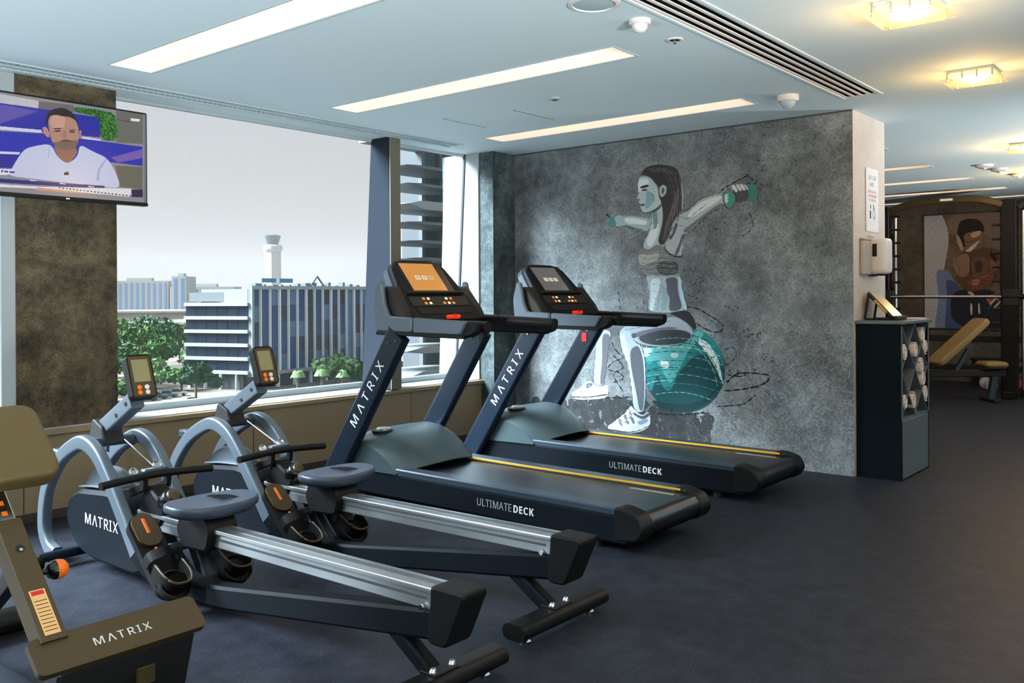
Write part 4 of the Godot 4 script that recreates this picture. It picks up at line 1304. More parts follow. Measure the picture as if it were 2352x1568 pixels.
	part(t, "foot_bar", sweep(PackedVector3Array([Vector3(-0.295, 0.062, 1.22), Vector3(-0.285, 0.062, 1.22), Vector3(0.285, 0.062, 1.22), Vector3(0.295, 0.062, 1.22)]), rrect(0.066, 0.115, 0.032, 5), Vector3.UP), M.plastic_dark, 35.0)
	part(t, "foot_plate", bx(Vector3(0, 0.097, 1.21), Vector3(0.12, 0.006, 0.08), 0.002), M.plastic_dark)
	for s in [-1, 1]:
		part(t, "bolt", lathe([[0.016, 0], [0.016, 0.006], [0.010, 0.016]], 12, Transform3D(Basis(), Vector3(s * 0.047, 0.10, 1.225))), M.chrome)
		part(t, "levelling_foot", lathe([[0.024, 0.0], [0.026, 0.012], [0.012, 0.034]], 16, Transform3D(Basis(), Vector3(s * 0.22, 0, 1.22))), M.chrome)
	# seat on its carriage
	var seat := PackedVector2Array()
	for k in 40:
		var an := TAU * k / 40
		var cx := cos(an)
		var cz := sin(an)
		var px := 0.215 * signf(cx) * pow(absf(cx), 0.62)
		var pz := 0.15 * signf(cz) * pow(absf(cz), 0.7)
		pz += 0.03 * (absf(px) / 0.215 if cz < 0 else -absf(px) / 0.215 * 0.4)
		seat.append(Vector2(px, pz))
	var rings := []
	for q in [[0.52, -0.055], [0.86, -0.05], [0.985, -0.03], [1.0, -0.012], [0.985, 0.0], [0.94, 0.006], [0.6, -0.002], [0.2, -0.008]]:
		var r := PackedVector3Array()
		for p in seat:
			r.append(Vector3(p.x * q[0], 0.475 + q[1] + 0.012 * pow(absf(p.x * q[0]) / 0.215, 2), -0.23 + p.y * q[0]))
		rings.append(r)
	var st := part(t, "seat", loft(rings), M.seat_vinyl, 50.0)
	for k in 7:
		part(st, "seat_rib", bx(Vector3(0.085, 0.4775, -0.33 + 0.02 * k), Vector3(0.09, 0.003, 0.006), 0.001), M.rubber)
	part(t, "seat_carriage", prism(round_poly([[-0.37, 0.425], [-0.15, 0.425], [-0.12, 0.36], [-0.15, 0.27], [-0.36, 0.26], [-0.41, 0.34]], 0.03), -0.075, 0.075, 0.012), M.rubber)
	for s in [-1, 1]:
		for z in [-0.34, -0.18]:
			part(t, "roller", lathe([[0.006, -0.012], [0.03, -0.012], [0.03, 0.012], [0.006, 0.012]], 18, Transform3D(Basis(Vector3.BACK, PI / 2), Vector3(s * 0.052, 0.305, z))), M.rubber)
	# foot rests: sloping plates with heel cups and straps
	for s in [-1, 1]:
		var x: float = s * 0.155
		var fx := Transform3D(Basis(Vector3.RIGHT, 0.74).scaled(Vector3(1.12, 1.12, 1.12)), Vector3(x, 0.225, -0.43))
		var fp := part(t, "foot_rest", moved(sweep(PackedVector3Array([Vector3(0, -0.018, 0), Vector3(0, -0.012, 0), Vector3(0, 0.012, 0)]), rrect(0.125, 0.40, 0.058, 6)), fx), M.plastic_dark, 35.0)
		part(fp, "toe_plate", moved(sweep(PackedVector3Array([Vector3(0, 0.012, -0.12), Vector3(0, 0.024, -0.12)]), rrect(0.10, 0.16, 0.048, 6)), fx), M.tan_plastic, 35.0)
		part(fp, "orange_mark", moved(bx(Vector3(0, 0.026, -0.135), Vector3(0.014, 0.006, 0.075), 0.002), fx), M.orange)
		part(fp, "orange_mark", moved(bx(Vector3(-0.012, 0.046, 0.005), Vector3(0.010, 0.006, 0.04), 0.002), fx), M.orange)
		var cup := curve([Vector3(-0.058, 0.03, 0.08), Vector3(-0.055, 0.05, 0.15), Vector3(-0.03, 0.06, 0.195), Vector3(0.03, 0.06, 0.195), Vector3(0.055, 0.05, 0.15), Vector3(0.058, 0.03, 0.08)], 5)
		part(fp, "heel_cup", moved(sweep(cup, rrect(0.07, 0.008, 0.003, 2), Vector3.UP), fx), M.rubber, 50.0)
		var rim := PackedVector3Array()
		for q in cup:
			rim.append(q + Vector3(0, 0.036, 0))
		part(fp, "heel_rim", moved(tube(rim, 0.005, 8), fx), M.tan_plastic)
		var strap := curve([Vector3(-0.062, 0.0, 0.03), Vector3(-0.058, 0.055, 0.03), Vector3(0.0, 0.085, 0.035), Vector3(0.058, 0.055, 0.03), Vector3(0.062, 0.0, 0.03)], 5)
		part(fp, "strap", moved(sweep(strap, rrect(0.045, 0.004, 0.001, 1), Vector3.BACK), fx), M.rubber, 50.0)
		# round front cup of the rest
		part(fp, "ankle_ring", moved(lathe([[0.062, -0.03], [0.066, 0.0], [0.060, 0.004], [0.052, -0.01]], 26, Transform3D(Basis(), Vector3(0, 0.04, 0.165))), fx), M.rubber)
	part(t, "foot_axle", rod(Vector3(-0.15, 0.235, -0.47), Vector3(0.15, 0.235, -0.47), 0.022, 12), M.graphite)
	# chain guide, handle rest and handle
	part(t, "chain_guide", prism(round_poly([[-0.80, 0.36], [-0.60, 0.30], [-0.54, 0.40], [-0.72, 0.50]], 0.03), -0.05, 0.05, 0.01), M.rubber)
	var bp := Transform3D(Basis(Vector3.RIGHT, 0.8), Vector3(0.0, 0.425, -0.585))
	part(t, "guide_bumper", lathe([[0.02, -0.05], [0.048, -0.04], [0.058, 0.0], [0.048, 0.035], [0.034, 0.045]], 24, bp), M.black_gloss, 45.0)
	part(t, "bumper_cap", lathe([[0.034, 0.043], [0.028, 0.054], [0.012, 0.058]], 20, bp), M.tan_plastic)
	part(t, "chain", rod(Vector3(0.02, 0.67, -1.06), Vector3(0.02, 0.55, -0.72), 0.004, 6), M.chrome)
	for s in [-1, 1]:
		part(t, "handle_rest", prism([[-0.84, 0.42], [-0.70, 0.47], [-0.69, 0.53], [-0.72, 0.53], [-0.735, 0.50], [-0.85, 0.46]], s * 0.06 - 0.012, s * 0.06 + 0.012, 0.004), M.rubber)
	var hp := curve([Vector3(-0.285, 0.528, -0.685), Vector3(-0.15, 0.535, -0.70), Vector3(0, 0.54, -0.705), Vector3(0.15, 0.535, -0.70), Vector3(0.285, 0.528, -0.685)], 5)
	var hn := part(t, "handle", tube(hp, 0.0185, 14, Vector3.UP), M.rubber)
	part(hn, "handle_clip", bx(Vector3(0.0, 0.555, -0.725), Vector3(0.13, 0.026, 0.05), 0.008), M.graphite)
	part(hn, "clip_ring", lathe([[0.018, -0.006], [0.024, 0.0], [0.018, 0.006], [0.012, 0.0]], 16, Transform3D(Basis(Vector3.RIGHT, 0.9), Vector3(0.03, 0.575, -0.755))), M.chrome)
	part(hn, "clip_ring", lathe([[0.018, -0.006], [0.024, 0.0], [0.018, 0.006], [0.012, 0.0]], 16, Transform3D(Basis(Vector3.RIGHT, 0.9), Vector3(-0.10, 0.56, -0.735))), M.chrome)
	copy(t, Vector3(3.02, 0, -3.50), "black rowing machine between the other rower and the treadmills")

# ---------------------------------------------------------------- back extension bench in the corner
func build_extension_bench() -> void:
	var t := thing("back_extension_bench", "black back extension bench cut by the photo's lower left corner", "exercise bench", Vector3(1.30, 0, -3.2))
	# sloping foot plate with lettering (z 0.2 is its upper edge)
	var x := Transform3D(Basis(Vector3.RIGHT, 0.66), Vector3(0.165, 0.268, 0.262))
	var fp := part(t, "foot_plate", moved(sweep(PackedVector3Array([Vector3(0, -0.012, 0), Vector3(0, -0.008, 0), Vector3(0, 0.008, 0), Vector3(0, 0.012, 0)]), rrect(0.57, 0.135, 0.022, 3)), x), M.tan_plastic, 35.0)
	var lt := lettering(fp, "MΛTRIX", 0.027, Vector3.ZERO, Vector3.RIGHT, Vector3.UP, M.letters, 5, 1.25)
	lt.transform = x * Transform3D(Basis(Vector3.RIGHT, -PI / 2), Vector3(0.0, 0.0128, 0.004)) * Transform3D(Basis().scaled(Vector3(1.25, 1, 1)), Vector3.ZERO)
	lt.set_meta("label", "pale lettering on the foot plate")
	part(t, "plate_skirt", prism([[0.19, 0.02], [0.25, 0.02], [0.312, 0.215], [0.20, 0.28]], -0.06, 0.41, 0.01), M.black)
	part(t, "skirt_pad", moved(bx(Vector3(0.235, 0.12, 0.29), Vector3(0.065, 0.06, 0.012), 0.002), Transform3D.IDENTITY), M.tan_plastic)
	part(t, "plate_wheel", rod(Vector3(0.19, 0.045, 0.255), Vector3(0.25, 0.045, 0.255), 0.03, 16), M.rubber)
	# inclined post with its scale sticker and the telescoping upright
	var po := part(t, "post", sweep(PackedVector3Array([Vector3(-0.04, 0.28, 0.215), Vector3(-0.04, 0.605, -0.145)]), rrect(0.085, 0.085, 0.008, 2)), M.tan_plastic)
	var pd := (Vector3(0, 0.605, -0.145) - Vector3(0, 0.28, 0.215)).normalized()
	var pn := Vector3(0, -pd.z, pd.y)
	var px := Transform3D(Basis(Vector3.RIGHT, pd, pn), Vector3(-0.04, 0.28, 0.215))
	part(po, "sticker", moved(bx(Vector3(0, 0.105, 0.0432), Vector3(0.05, 0.17, 0.001), 0.0), px), mat(Color8(226, 180, 118), 0.6), 0.0)
	part(po, "sticker_bar", moved(bx(Vector3(0, 0.178, 0.0440), Vector3(0.04, 0.016, 0.001), 0.0), px), M.red, 0.0)
	for k in 9:
		part(po, "sticker_line", moved(bx(Vector3(0, 0.035 + 0.014 * k, 0.0440), Vector3(0.04, 0.0025, 0.001), 0.0), px), M.tan_plastic, 0.0)
	part(po, "pin_hole", moved(lathe([[0.014, 0.0], [0.014, 0.002], [0.010, 0.003]], 16, Transform3D(Basis(Vector3.RIGHT, PI / 2), Vector3(0, 0.36, 0.043))), px), M.black)
	part(po, "pin", moved(lathe([[0.006, 0.0], [0.006, 0.006]], 10, Transform3D(Basis(Vector3.RIGHT, PI / 2), Vector3(0, 0.352, 0.043))), px), M.chrome)
	var up := part(t, "upright", moved(bx(Vector3(0, 0.56, 0), Vector3(0.062, 0.28, 0.062), 0.006), px), M.chrome)
	for k in 4:
		part(up, "hole", moved(bx(Vector3(0, 0.52 + 0.045 * k, 0.0315), Vector3(0.018, 0.018, 0.001), 0.0), px), M.orange, 0.0)
	# round pull knob
	var kx := px * Transform3D(Basis(Vector3.BACK, -PI / 2), Vector3(0.042, 0.275, 0.0))
	var kn := part(t, "pull_knob", moved(lathe([[0.010, 0.0], [0.010, 0.03], [0.022, 0.034], [0.032, 0.05], [0.033, 0.058]], 24, kx), Transform3D.IDENTITY), M.black_gloss, 50.0)
	part(kn, "knob_cap", lathe([[0.033, 0.058], [0.034, 0.07], [0.030, 0.086], [0.018, 0.097], [0.004, 0.10]], 24, kx), M.orange, 50.0)
	# thick pad with rounded corners
	var cx := Transform3D(Basis(Vector3.RIGHT, 0.72), Vector3(0.0, 0.865, -0.255))
	var rings := []
	for q in [[0.9, -0.035], [0.985, -0.028], [1.0, -0.012], [1.0, 0.014], [0.975, 0.028], [0.90, 0.035], [0.5, 0.037]]:
		var r := PackedVector3Array()
		for p in rrect(0.29, 0.35, 0.055, 5):
			var b: float = (1.0 - q[0]) * 0.16
			r.append(cx * Vector3(p.x - signf(p.x) * minf(b, absf(p.x)), q[1], -(p.y - signf(p.y) * minf(b, absf(p.y)))))
		rings.append(r)
	part(t, "pad", loft(rings), M.vinyl, 50.0)
	part(t, "pad_bracket", bx(Vector3(-0.02, 0.80, -0.30), Vector3(0.12, 0.06, 0.10), 0.008), M.black)
	# base: long spine and rear foot
	part(t, "spine", sweep(PackedVector3Array([Vector3(-0.04, 0.05, 0.9), Vector3(-0.04, 0.05, -0.8)]), rrect(0.09, 0.07, 0.01, 2)), M.navy)
	part(t, "rear_foot", rod(Vector3(-0.30, 0.06, -0.8), Vector3(0.28, 0.06, -0.8), 0.055, 16), M.plastic_dark)
	part(t, "strut", sweep(PackedVector3Array([Vector3(-0.04, 0.08, -0.6), Vector3(-0.04, 0.48, -0.03)]), rrect(0.05, 0.06, 0.008, 2)), M.black)
	part(t, "front_foot", bx(Vector3(-0.05, 0.05, 0.62), Vector3(0.34, 0.06, 0.5), 0.01), M.graphite)

# ---------------------------------------------------------------- towel cabinet at the end of the mural wall
func build_towel_cabinet() -> void:
	var x0 := 6.935
	var x1 := 7.635
	var z0 := -2.38
	var z1 := -2.05
	var o := thing("towel_cabinet", "tall dark cabinet with diamond pigeonholes at the mural wall's end", "cabinet", Vector3((x0 + x1) / 2, 0, (z0 + z1) / 2))
	var w := x1 - x0
	var d := z1 - z0
	part(o, "side_panel", bx(Vector3(-w / 2 + 0.009, 0.58, 0), Vector3(0.018, 1.16, d), 0.002), M.cabinet)
	part(o, "side_panel", bx(Vector3(w / 2 - 0.009, 0.58, 0), Vector3(0.018, 1.16, d), 0.002), M.cabinet)
	part(o, "back_panel", bx(Vector3(0, 0.58, -d / 2 + 0.006), Vector3(w - 0.036, 1.16, 0.012), 0.0), M.cabinet)
	part(o, "top", bx(Vector3(0.0, 1.172, 0.01), Vector3(w + 0.03, 0.024, d + 0.03), 0.003), M.cabinet_pale)
	part(o, "shelf", bx(Vector3(0, 0.45, 0.003), Vector3(w - 0.036, 0.018, d - 0.012), 0.001), M.cabinet_pale)
	part(o, "door", bx(Vector3(0, 0.225, d / 2 - 0.009), Vector3(w - 0.04, 0.43, 0.018), 0.003), M.cabinet_pale)
	part(o, "plinth", bx(Vector3(0, 0.02, 0), Vector3(w - 0.04, 0.04, d - 0.04), 0.0), M.black)
	part(o, "edge_strip", bx(Vector3(-w / 2 + 0.009, 0.8, d / 2 + 0.001), Vector3(0.02, 0.70, 0.004), 0.001), M.cabinet_pale)
	part(o, "edge_strip", bx(Vector3(w / 2 - 0.009, 0.8, d / 2 + 0.001), Vector3(0.02, 0.70, 0.004), 0.001), M.cabinet_pale)
	# diagonal boards: two diamonds across, two up
	var iw := w - 0.036
	var ih := 0.70
	for sgn in [-1.0, 1.0]:
		for k in [-1.0, -0.5, 0.0, 0.5, 1.0]:
			# line through (k*iw, mid height) with slope ih/iw, clipped to the opening
			var pts := []
			for e in [[-iw / 2, 0], [iw / 2, 0]]:
				pts.append(Vector2(e[0], sgn * (e[0] - k * iw) * ih / iw))
			var a: Vector2 = pts[0]
			var b: Vector2 = pts[1]
			var lo := 0.0
			var hi := 1.0
			for q in [[-ih / 2, 1], [ih / 2, -1]]:
				var fa: float = (a.y - q[0]) * q[1]
				var fb: float = (b.y - q[0]) * q[1]
				if fa < 0 and fb < 0:
					lo = 2.0
				elif fa < 0:
					lo = maxf(lo, fa / (fa - fb))
				elif fb < 0:
					hi = minf(hi, fa / (fa - fb))
			if hi - lo < 0.02:
				continue
			var p := a.lerp(b, lo)
			var q2 := a.lerp(b, hi)
			var dirv := Vector3(q2.x - p.x, q2.y - p.y, 0)
			var bs := Basis(dirv.normalized(), Vector3(-dirv.y, dirv.x, 0).normalized(), Vector3.BACK)
			part(o, "lattice_board", moved(bx(Vector3.ZERO, Vector3(dirv.length(), 0.010, d - 0.02), 0.001), Transform3D(bs, Vector3((p.x + q2.x) / 2, 0.81 + (p.y + q2.y) / 2, 0.008))), M.cabinet_pale, 0.0)
	# rolled towels, each a spiral roll lying in its pigeonhole
	var spiral := PackedVector3Array()
	for k in 46:
		var an := k * 0.36
		var r := 0.012 + 0.0028 * an
		spiral.append(Vector3(r * cos(an), r * sin(an), 0))
	var roll := sweep(spiral, rrect(0.235, 0.010, 0.004, 2), Vector3.BACK)
	var mesh := mesh_of(roll, 50.0)
	var tl := ["topmost white towel roll in the cabinet's upper right", "white towel roll by the cabinet's right edge, upper half", "white towel roll by the cabinet's left edge, upper half", "white towel roll in the cabinet's upper middle diamond",
		"white towel roll at mid height, the upper of a pair on the right", "white towel roll at mid height, the lower of a pair on the right", "white towel roll by the cabinet's right edge, lower half", "white towel roll in the cabinet's lower left corner", "white towel roll beside the lower left one"]
	var tp := [[7.49, 1.06], [7.565, 0.965], [7.02, 0.955], [7.29, 0.955], [7.45, 0.82], [7.50, 0.715], [7.56, 0.60], [7.02, 0.585], [7.24, 0.57]]
	for k in tp.size():
		var h := thing("towel_roll", tl[k], "towel", Vector3(tp[k][0], tp[k][1], z1 - 0.115), 0.0, "towel rolls in the cabinet")
		var sc := Basis().scaled(Vector3(0.9, 1.0 if k % 2 else 1.12, 1.0)) * Basis(Vector3.BACK, k * 1.3)
		shared(h, "roll", mesh, M.towel, Transform3D(sc, Vector3.ZERO))
		part(h, "band", lathe([[0.062, -0.012], [0.0625, 0.012]], 20, Transform3D(Basis(Vector3.RIGHT, PI / 2), Vector3(0, 0, -0.03))), M.white_plastic)
	# tablet on an easel stand
	var e := thing("tablet_stand", "black tablet leaning on an easel stand on the cabinet", "tablet", Vector3(7.2, 1.184, -2.25))
	var tx := Transform3D(Basis(Vector3.RIGHT, -0.76), Vector3(0, 0.115, 0.0))
	part(e, "tablet", moved(bx(Vector3.ZERO, Vector3(0.24, 0.27, 0.03), 0.010), tx), M.black_gloss)
	part(e, "side_plate", moved(bx(Vector3(-0.121, -0.01, 0.0), Vector3(0.004, 0.13, 0.018), 0.001), tx), mat(Color8(196, 150, 50), 0.4))
	for sx in [-0.11, 0.11]:
		part(e, "leg", rod(Vector3(sx, 0.20, -0.085), Vector3(sx, 0.008, -0.115), 0.010, 8), M.black)
		part(e, "brace", rod(Vector3(sx, 0.009, -0.115), Vector3(sx, 0.009, 0.10), 0.008, 8), M.black)
	part(e, "foot_ledge", bx(Vector3(0, 0.018, 0.115), Vector3(0.24, 0.03, 0.03), 0.006), M.black)
	var pp := thing("paper_stack", "white papers at the front edge of the cabinet top", "papers", Vector3(7.5, 1.184, -2.12))
	part(pp, "sheets", bx(Vector3(0, 0.005, 0), Vector3(0.2, 0.010, 0.14), 0.001), M.white_plastic)
	part(pp, "top_sheet", moved(bx(Vector3(0, 0.0115, 0), Vector3(0.19, 0.002, 0.13), 0.0), Transform3D(Basis(Vector3.UP, 0.15), Vector3.ZERO)), M.white_plastic)

func build_end_wall_fittings() -> void:
	# notice and two dispensers on the end face of the mural wall
	var n := thing("notice", "white paper notice with grey and red lines on the end wall", "sign", Vector3(7.32, 2.13, -2.38))
	part(n, "backing", bx(Vector3(0, 0, 0.0), Vector3(0.285, 0.50, 0.006), 0.001), M.white_plastic)
	plane_uv(n, "print", Vector3(-0.1425, 0.25, 0.0036), Vector3(0.285, 0, 0), Vector3(0, -0.5, 0), textured(sign_image(), 0.7))
	var d := thing("soap_dispenser", "white rounded dispenser with a dark window on the end wall", "dispenser", Vector3(7.325, 1.685, -2.385))
	part(d, "back_plate", bx(Vector3(-0.006, -0.01, 0.008), Vector3(0.19, 0.30, 0.016), 0.006), M.black)
	var rings := []
	for q in [[0.0, 1.0], [0.08, 1.0], [0.105, 0.95], [0.118, 0.84], [0.122, 0.6]]:
		var r := PackedVector3Array()
		for p in rrect(0.175, 0.285, 0.04, 5):
			r.append(Vector3(p.x * q[1], p.y * (0.5 + 0.5 * q[1]), 0.016 + q[0]))
		rings.append(r)
	part(d, "cover", loft(rings), M.white_plastic, 50.0)
	part(d, "level_window", bx(Vector3(-0.087, 0.045, 0.05), Vector3(0.006, 0.10, 0.035), 0.002), M.black_gloss)
	part(d, "spout", bx(Vector3(0.0, -0.145, 0.07), Vector3(0.10, 0.02, 0.05), 0.006), M.plastic_dark)
	part(d, "lock", bx(Vector3(0.086, 0.03, 0.07), Vector3(0.010, 0.02, 0.02), 0.003), M.trim_dark)
	var e := thing("wipe_box", "flat beige wall box left of the white dispenser", "dispenser", Vector3(7.125, 1.67, -2.385))
	part(e, "body", bx(Vector3(0, 0, 0.018), Vector3(0.18, 0.27, 0.036), 0.010), M.end_box)
	part(e, "lid", bx(Vector3(0, 0.142, 0.018), Vector3(0.184, 0.016, 0.038), 0.005), M.end_box)

# ---------------------------------------------------------------- the far room
func build_far_room() -> void:
	# printed panels on the far wall
	var mp := textured(athlete_image(), 0.6)
	var ap := thing("athlete_panel", "printed wall panel of a bare-chested man behind the rack", "wall panel", Vector3(15.28, 0.85, -3.5))
	part(ap, "board", bx(Vector3(0, 0.87, 0), Vector3(0.03, 1.82, 1.32), 0.004), M.trim_dark)
	plane_uv(ap, "print", Vector3(-0.017, 1.76, -0.65), Vector3(0, 0, 1.30), Vector3(0, -1.78, 0), mp)
	var np := thing("narrow_panel", "narrow dark wall panel left of the athlete print", "wall panel", Vector3(15.28, 0.9, -4.75))
	part(np, "board", bx(Vector3(0, 0.7, 0), Vector3(0.03, 1.5, 0.36), 0.004), M.black)
	part(np, "picture", bx(Vector3(-0.017, 0.82, 0), Vector3(0.004, 0.5, 0.30), 0.001), mat(Color8(120, 82, 54), 0.6))
	part(np, "picture", bx(Vector3(-0.017, 0.32, 0.02), Vector3(0.004, 0.42, 0.30), 0.001), mat(Color8(96, 112, 118), 0.6))
	var mr := thing("mirror_panel", "tall grey mirror panel behind the rack's left post", "mirror", Vector3(15.27, 0.3, -5.25))
	part(mr, "glass", bx(Vector3(0, 1.1, 0), Vector3(0.01, 2.2, 0.5), 0.001), mat(Color8(150, 160, 162), 0.08, 0.9))
	part(mr, "frame", bx(Vector3(0.012, 1.1, 0), Vector3(0.012, 2.26, 0.56), 0.003), M.trim_dark)
	# smith rack
	var r := thing("power_rack", "black rack with a bowed top beam and a steel bar", "weight rack", Vector3(13.2, 0, -3.32))
	for s in [-1, 1]:
		var z: float = s * 0.78
		part(r, "post", bx(Vector3(0, 1.30, z), Vector3(0.14, 2.60, 0.19 if s > 0 else 0.12), 0.012), M.plastic_dark)
		part(r, "slanted_post", sweep(curve([Vector3(0.02, 2.50, z + s * 0.10), Vector3(0.05, 2.42, z + s * 0.20), Vector3(0.2, 1.2, z + s * 0.33), Vector3(0.3, 0.1, z + s * 0.4)], 5), rrect(0.09, 0.11, 0.03, 3)), M.plastic_dark)
		part(r, "guide_rod", rod(Vector3(0.0, 0.12, z + (0.16 if s > 0 else 0.13)), Vector3(0.0, 2.45, z + (0.16 if s > 0 else 0.13)), 0.028, 12), M.chrome)
		for k in 9:
			part(r, "peg", rod(Vector3(-0.02, 0.98 + 0.185 * k, z - s * 0.02), Vector3(-0.02, 0.98 + 0.185 * k, z - s * 0.02 + (-0.18 if s > 0 else 0.18)), 0.018, 8), M.black)
		part(r, "base_foot", bx(Vector3(0.2, 0.05, z), Vector3(0.75, 0.10, 0.14), 0.012), M.plastic_dark)
		part(r, "bar_carriage", bx(Vector3(-0.03, 1.32, z + s * 0.02), Vector3(0.1, 0.22, 0.2), 0.012), M.black)
	var tb := part(r, "top_beam", sweep(curve([Vector3(0, 2.50, -0.80), Vector3(-0.05, 2.60, -0.50), Vector3(-0.08, 2.64, -0.1), Vector3(-0.08, 2.635, 0.35), Vector3(-0.04, 2.58, 0.60), Vector3(0, 2.50, 0.80)], 5), rrect(0.10, 0.10, 0.025, 3), Vector3.RIGHT), M.tan_plastic, 35.0)
	part(tb, "plate_mark", bx(Vector3(-0.134, 2.64, 0.05), Vector3(0.003, 0.03, 0.16), 0.0), M.letters)
	part(r, "bar", rod(Vector3(-0.05, 1.33, -0.75), Vector3(-0.05, 1.33, 0.70), 0.02, 14), M.chrome)
	part(r, "bar_sleeve", rod(Vector3(-0.05, 1.33, 0.70), Vector3(-0.05, 1.33, 1.15), 0.035, 14), M.plastic_dark)
	part(r, "bar_sleeve", rod(Vector3(-0.05, 1.33, -0.75), Vector3(-0.05, 1.33, -1.1), 0.035, 14), M.plastic_dark)
	part(r, "cross_member", bx(Vector3(0.25, 0.76, 0.0), Vector3(0.08, 0.09, 2.3), 0.01), M.black)
	part(r, "cross_member", bx(Vector3(0.3, 0.36, 0.3), Vector3(0.08, 0.08, 1.6), 0.01), M.black)
	# inclined bench inside the rack
	var b := thing("incline_bench", "incline bench with a tan backrest in front of the rack", "exercise bench", Vector3(12.4, 0, -3.0), 0.72)
	var bx1 := Transform3D(Basis(Vector3.RIGHT, -0.72) , Vector3(0, 0.76, 0.03))
	var pad := []
	for q in [[0.95, -0.04], [1.0, -0.025], [1.0, 0.02], [0.96, 0.04]]:
		var rr := PackedVector3Array()
		for p in rrect(0.34 * q[0], 0.86 * q[0], 0.06, 4):
			rr.append(bx1 * Vector3(p.x, q[1], p.y))
		pad.append(rr)
	part(b, "backrest", loft(pad), mat(Color8(128, 106, 62), 0.55), 50.0)
	part(b, "seat", bx(Vector3(0, 0.47, 0.46), Vector3(0.30, 0.08, 0.30), 0.03), mat(Color8(128, 106, 62), 0.55))
	part(b, "spine", bx(Vector3(0, 0.36, 0.10), Vector3(0.09, 0.09, 1.05), 0.01), M.black)
	part(b, "front_leg", sweep(PackedVector3Array([Vector3(0, 0.36, 0.50), Vector3(0, 0.02, 0.44)]), rrect(0.08, 0.08, 0.01, 2)), M.graphite)
	part(b, "rear_leg", sweep(PackedVector3Array([Vector3(0, 0.36, -0.34), Vector3(0, 0.02, -0.48)]), rrect(0.08, 0.08, 0.01, 2)), M.black)
	part(b, "rear_foot", bx(Vector3(0, 0.03, -0.48), Vector3(0.5, 0.06, 0.09), 0.01), M.black)
	part(b, "front_foot", bx(Vector3(0, 0.02, 0.44), Vector3(0.36, 0.04, 0.09), 0.01), M.black)
	part(b, "ladder", sweep(PackedVector3Array([Vector3(0, 0.40, 0.0), Vector3(0, 0.66, 0.16)]), rrect(0.06, 0.05, 0.008, 2)), M.graphite)
	# dumbbells on the floor behind the bench
	var dl := ["pale hand weight on the floor behind the rack, leftmost", "red hand weight on the floor behind the rack, second from the left", "pale hand weight on the floor behind the rack, third from the left", "red hand weight on the floor behind the rack, rightmost"]
	for k in 4:
		var h := thing("hand_weight", dl[k], "dumbbell", Vector3(14.15, 0.085, -3.0 + 0.34 * k), 0.5, "hand weights near the rack")
		var hx := Transform3D(Basis(Vector3.BACK, PI / 2), Vector3.ZERO)
		part(h, "grip", lathe([[0.016, -0.09], [0.016, 0.09]], 12, hx), M.chrome)
		for s in [-1, 1]:
			part(h, "head", lathe([[0.05, s * 0.11 - 0.04], [0.085, s * 0.11 - 0.03], [0.085, s * 0.11 + 0.03], [0.05, s * 0.11 + 0.04]], 16, hx), M.white_plastic if k % 2 == 0 else M.red)
	var st := thing("weight_shelf", "low black shelf behind the incline bench", "shelf", Vector3(14.75, 0, -2.65))
	part(st, "upper_tray", bx(Vector3(0, 0.40, 0.05), Vector3(0.3, 0.03, 1.5), 0.004), M.black)
	for s in [-1, 1]:
		part(st, "leg", bx(Vector3(0, 0.195, 0.05 + s * 0.7), Vector3(0.26, 0.39, 0.05), 0.004), M.black)
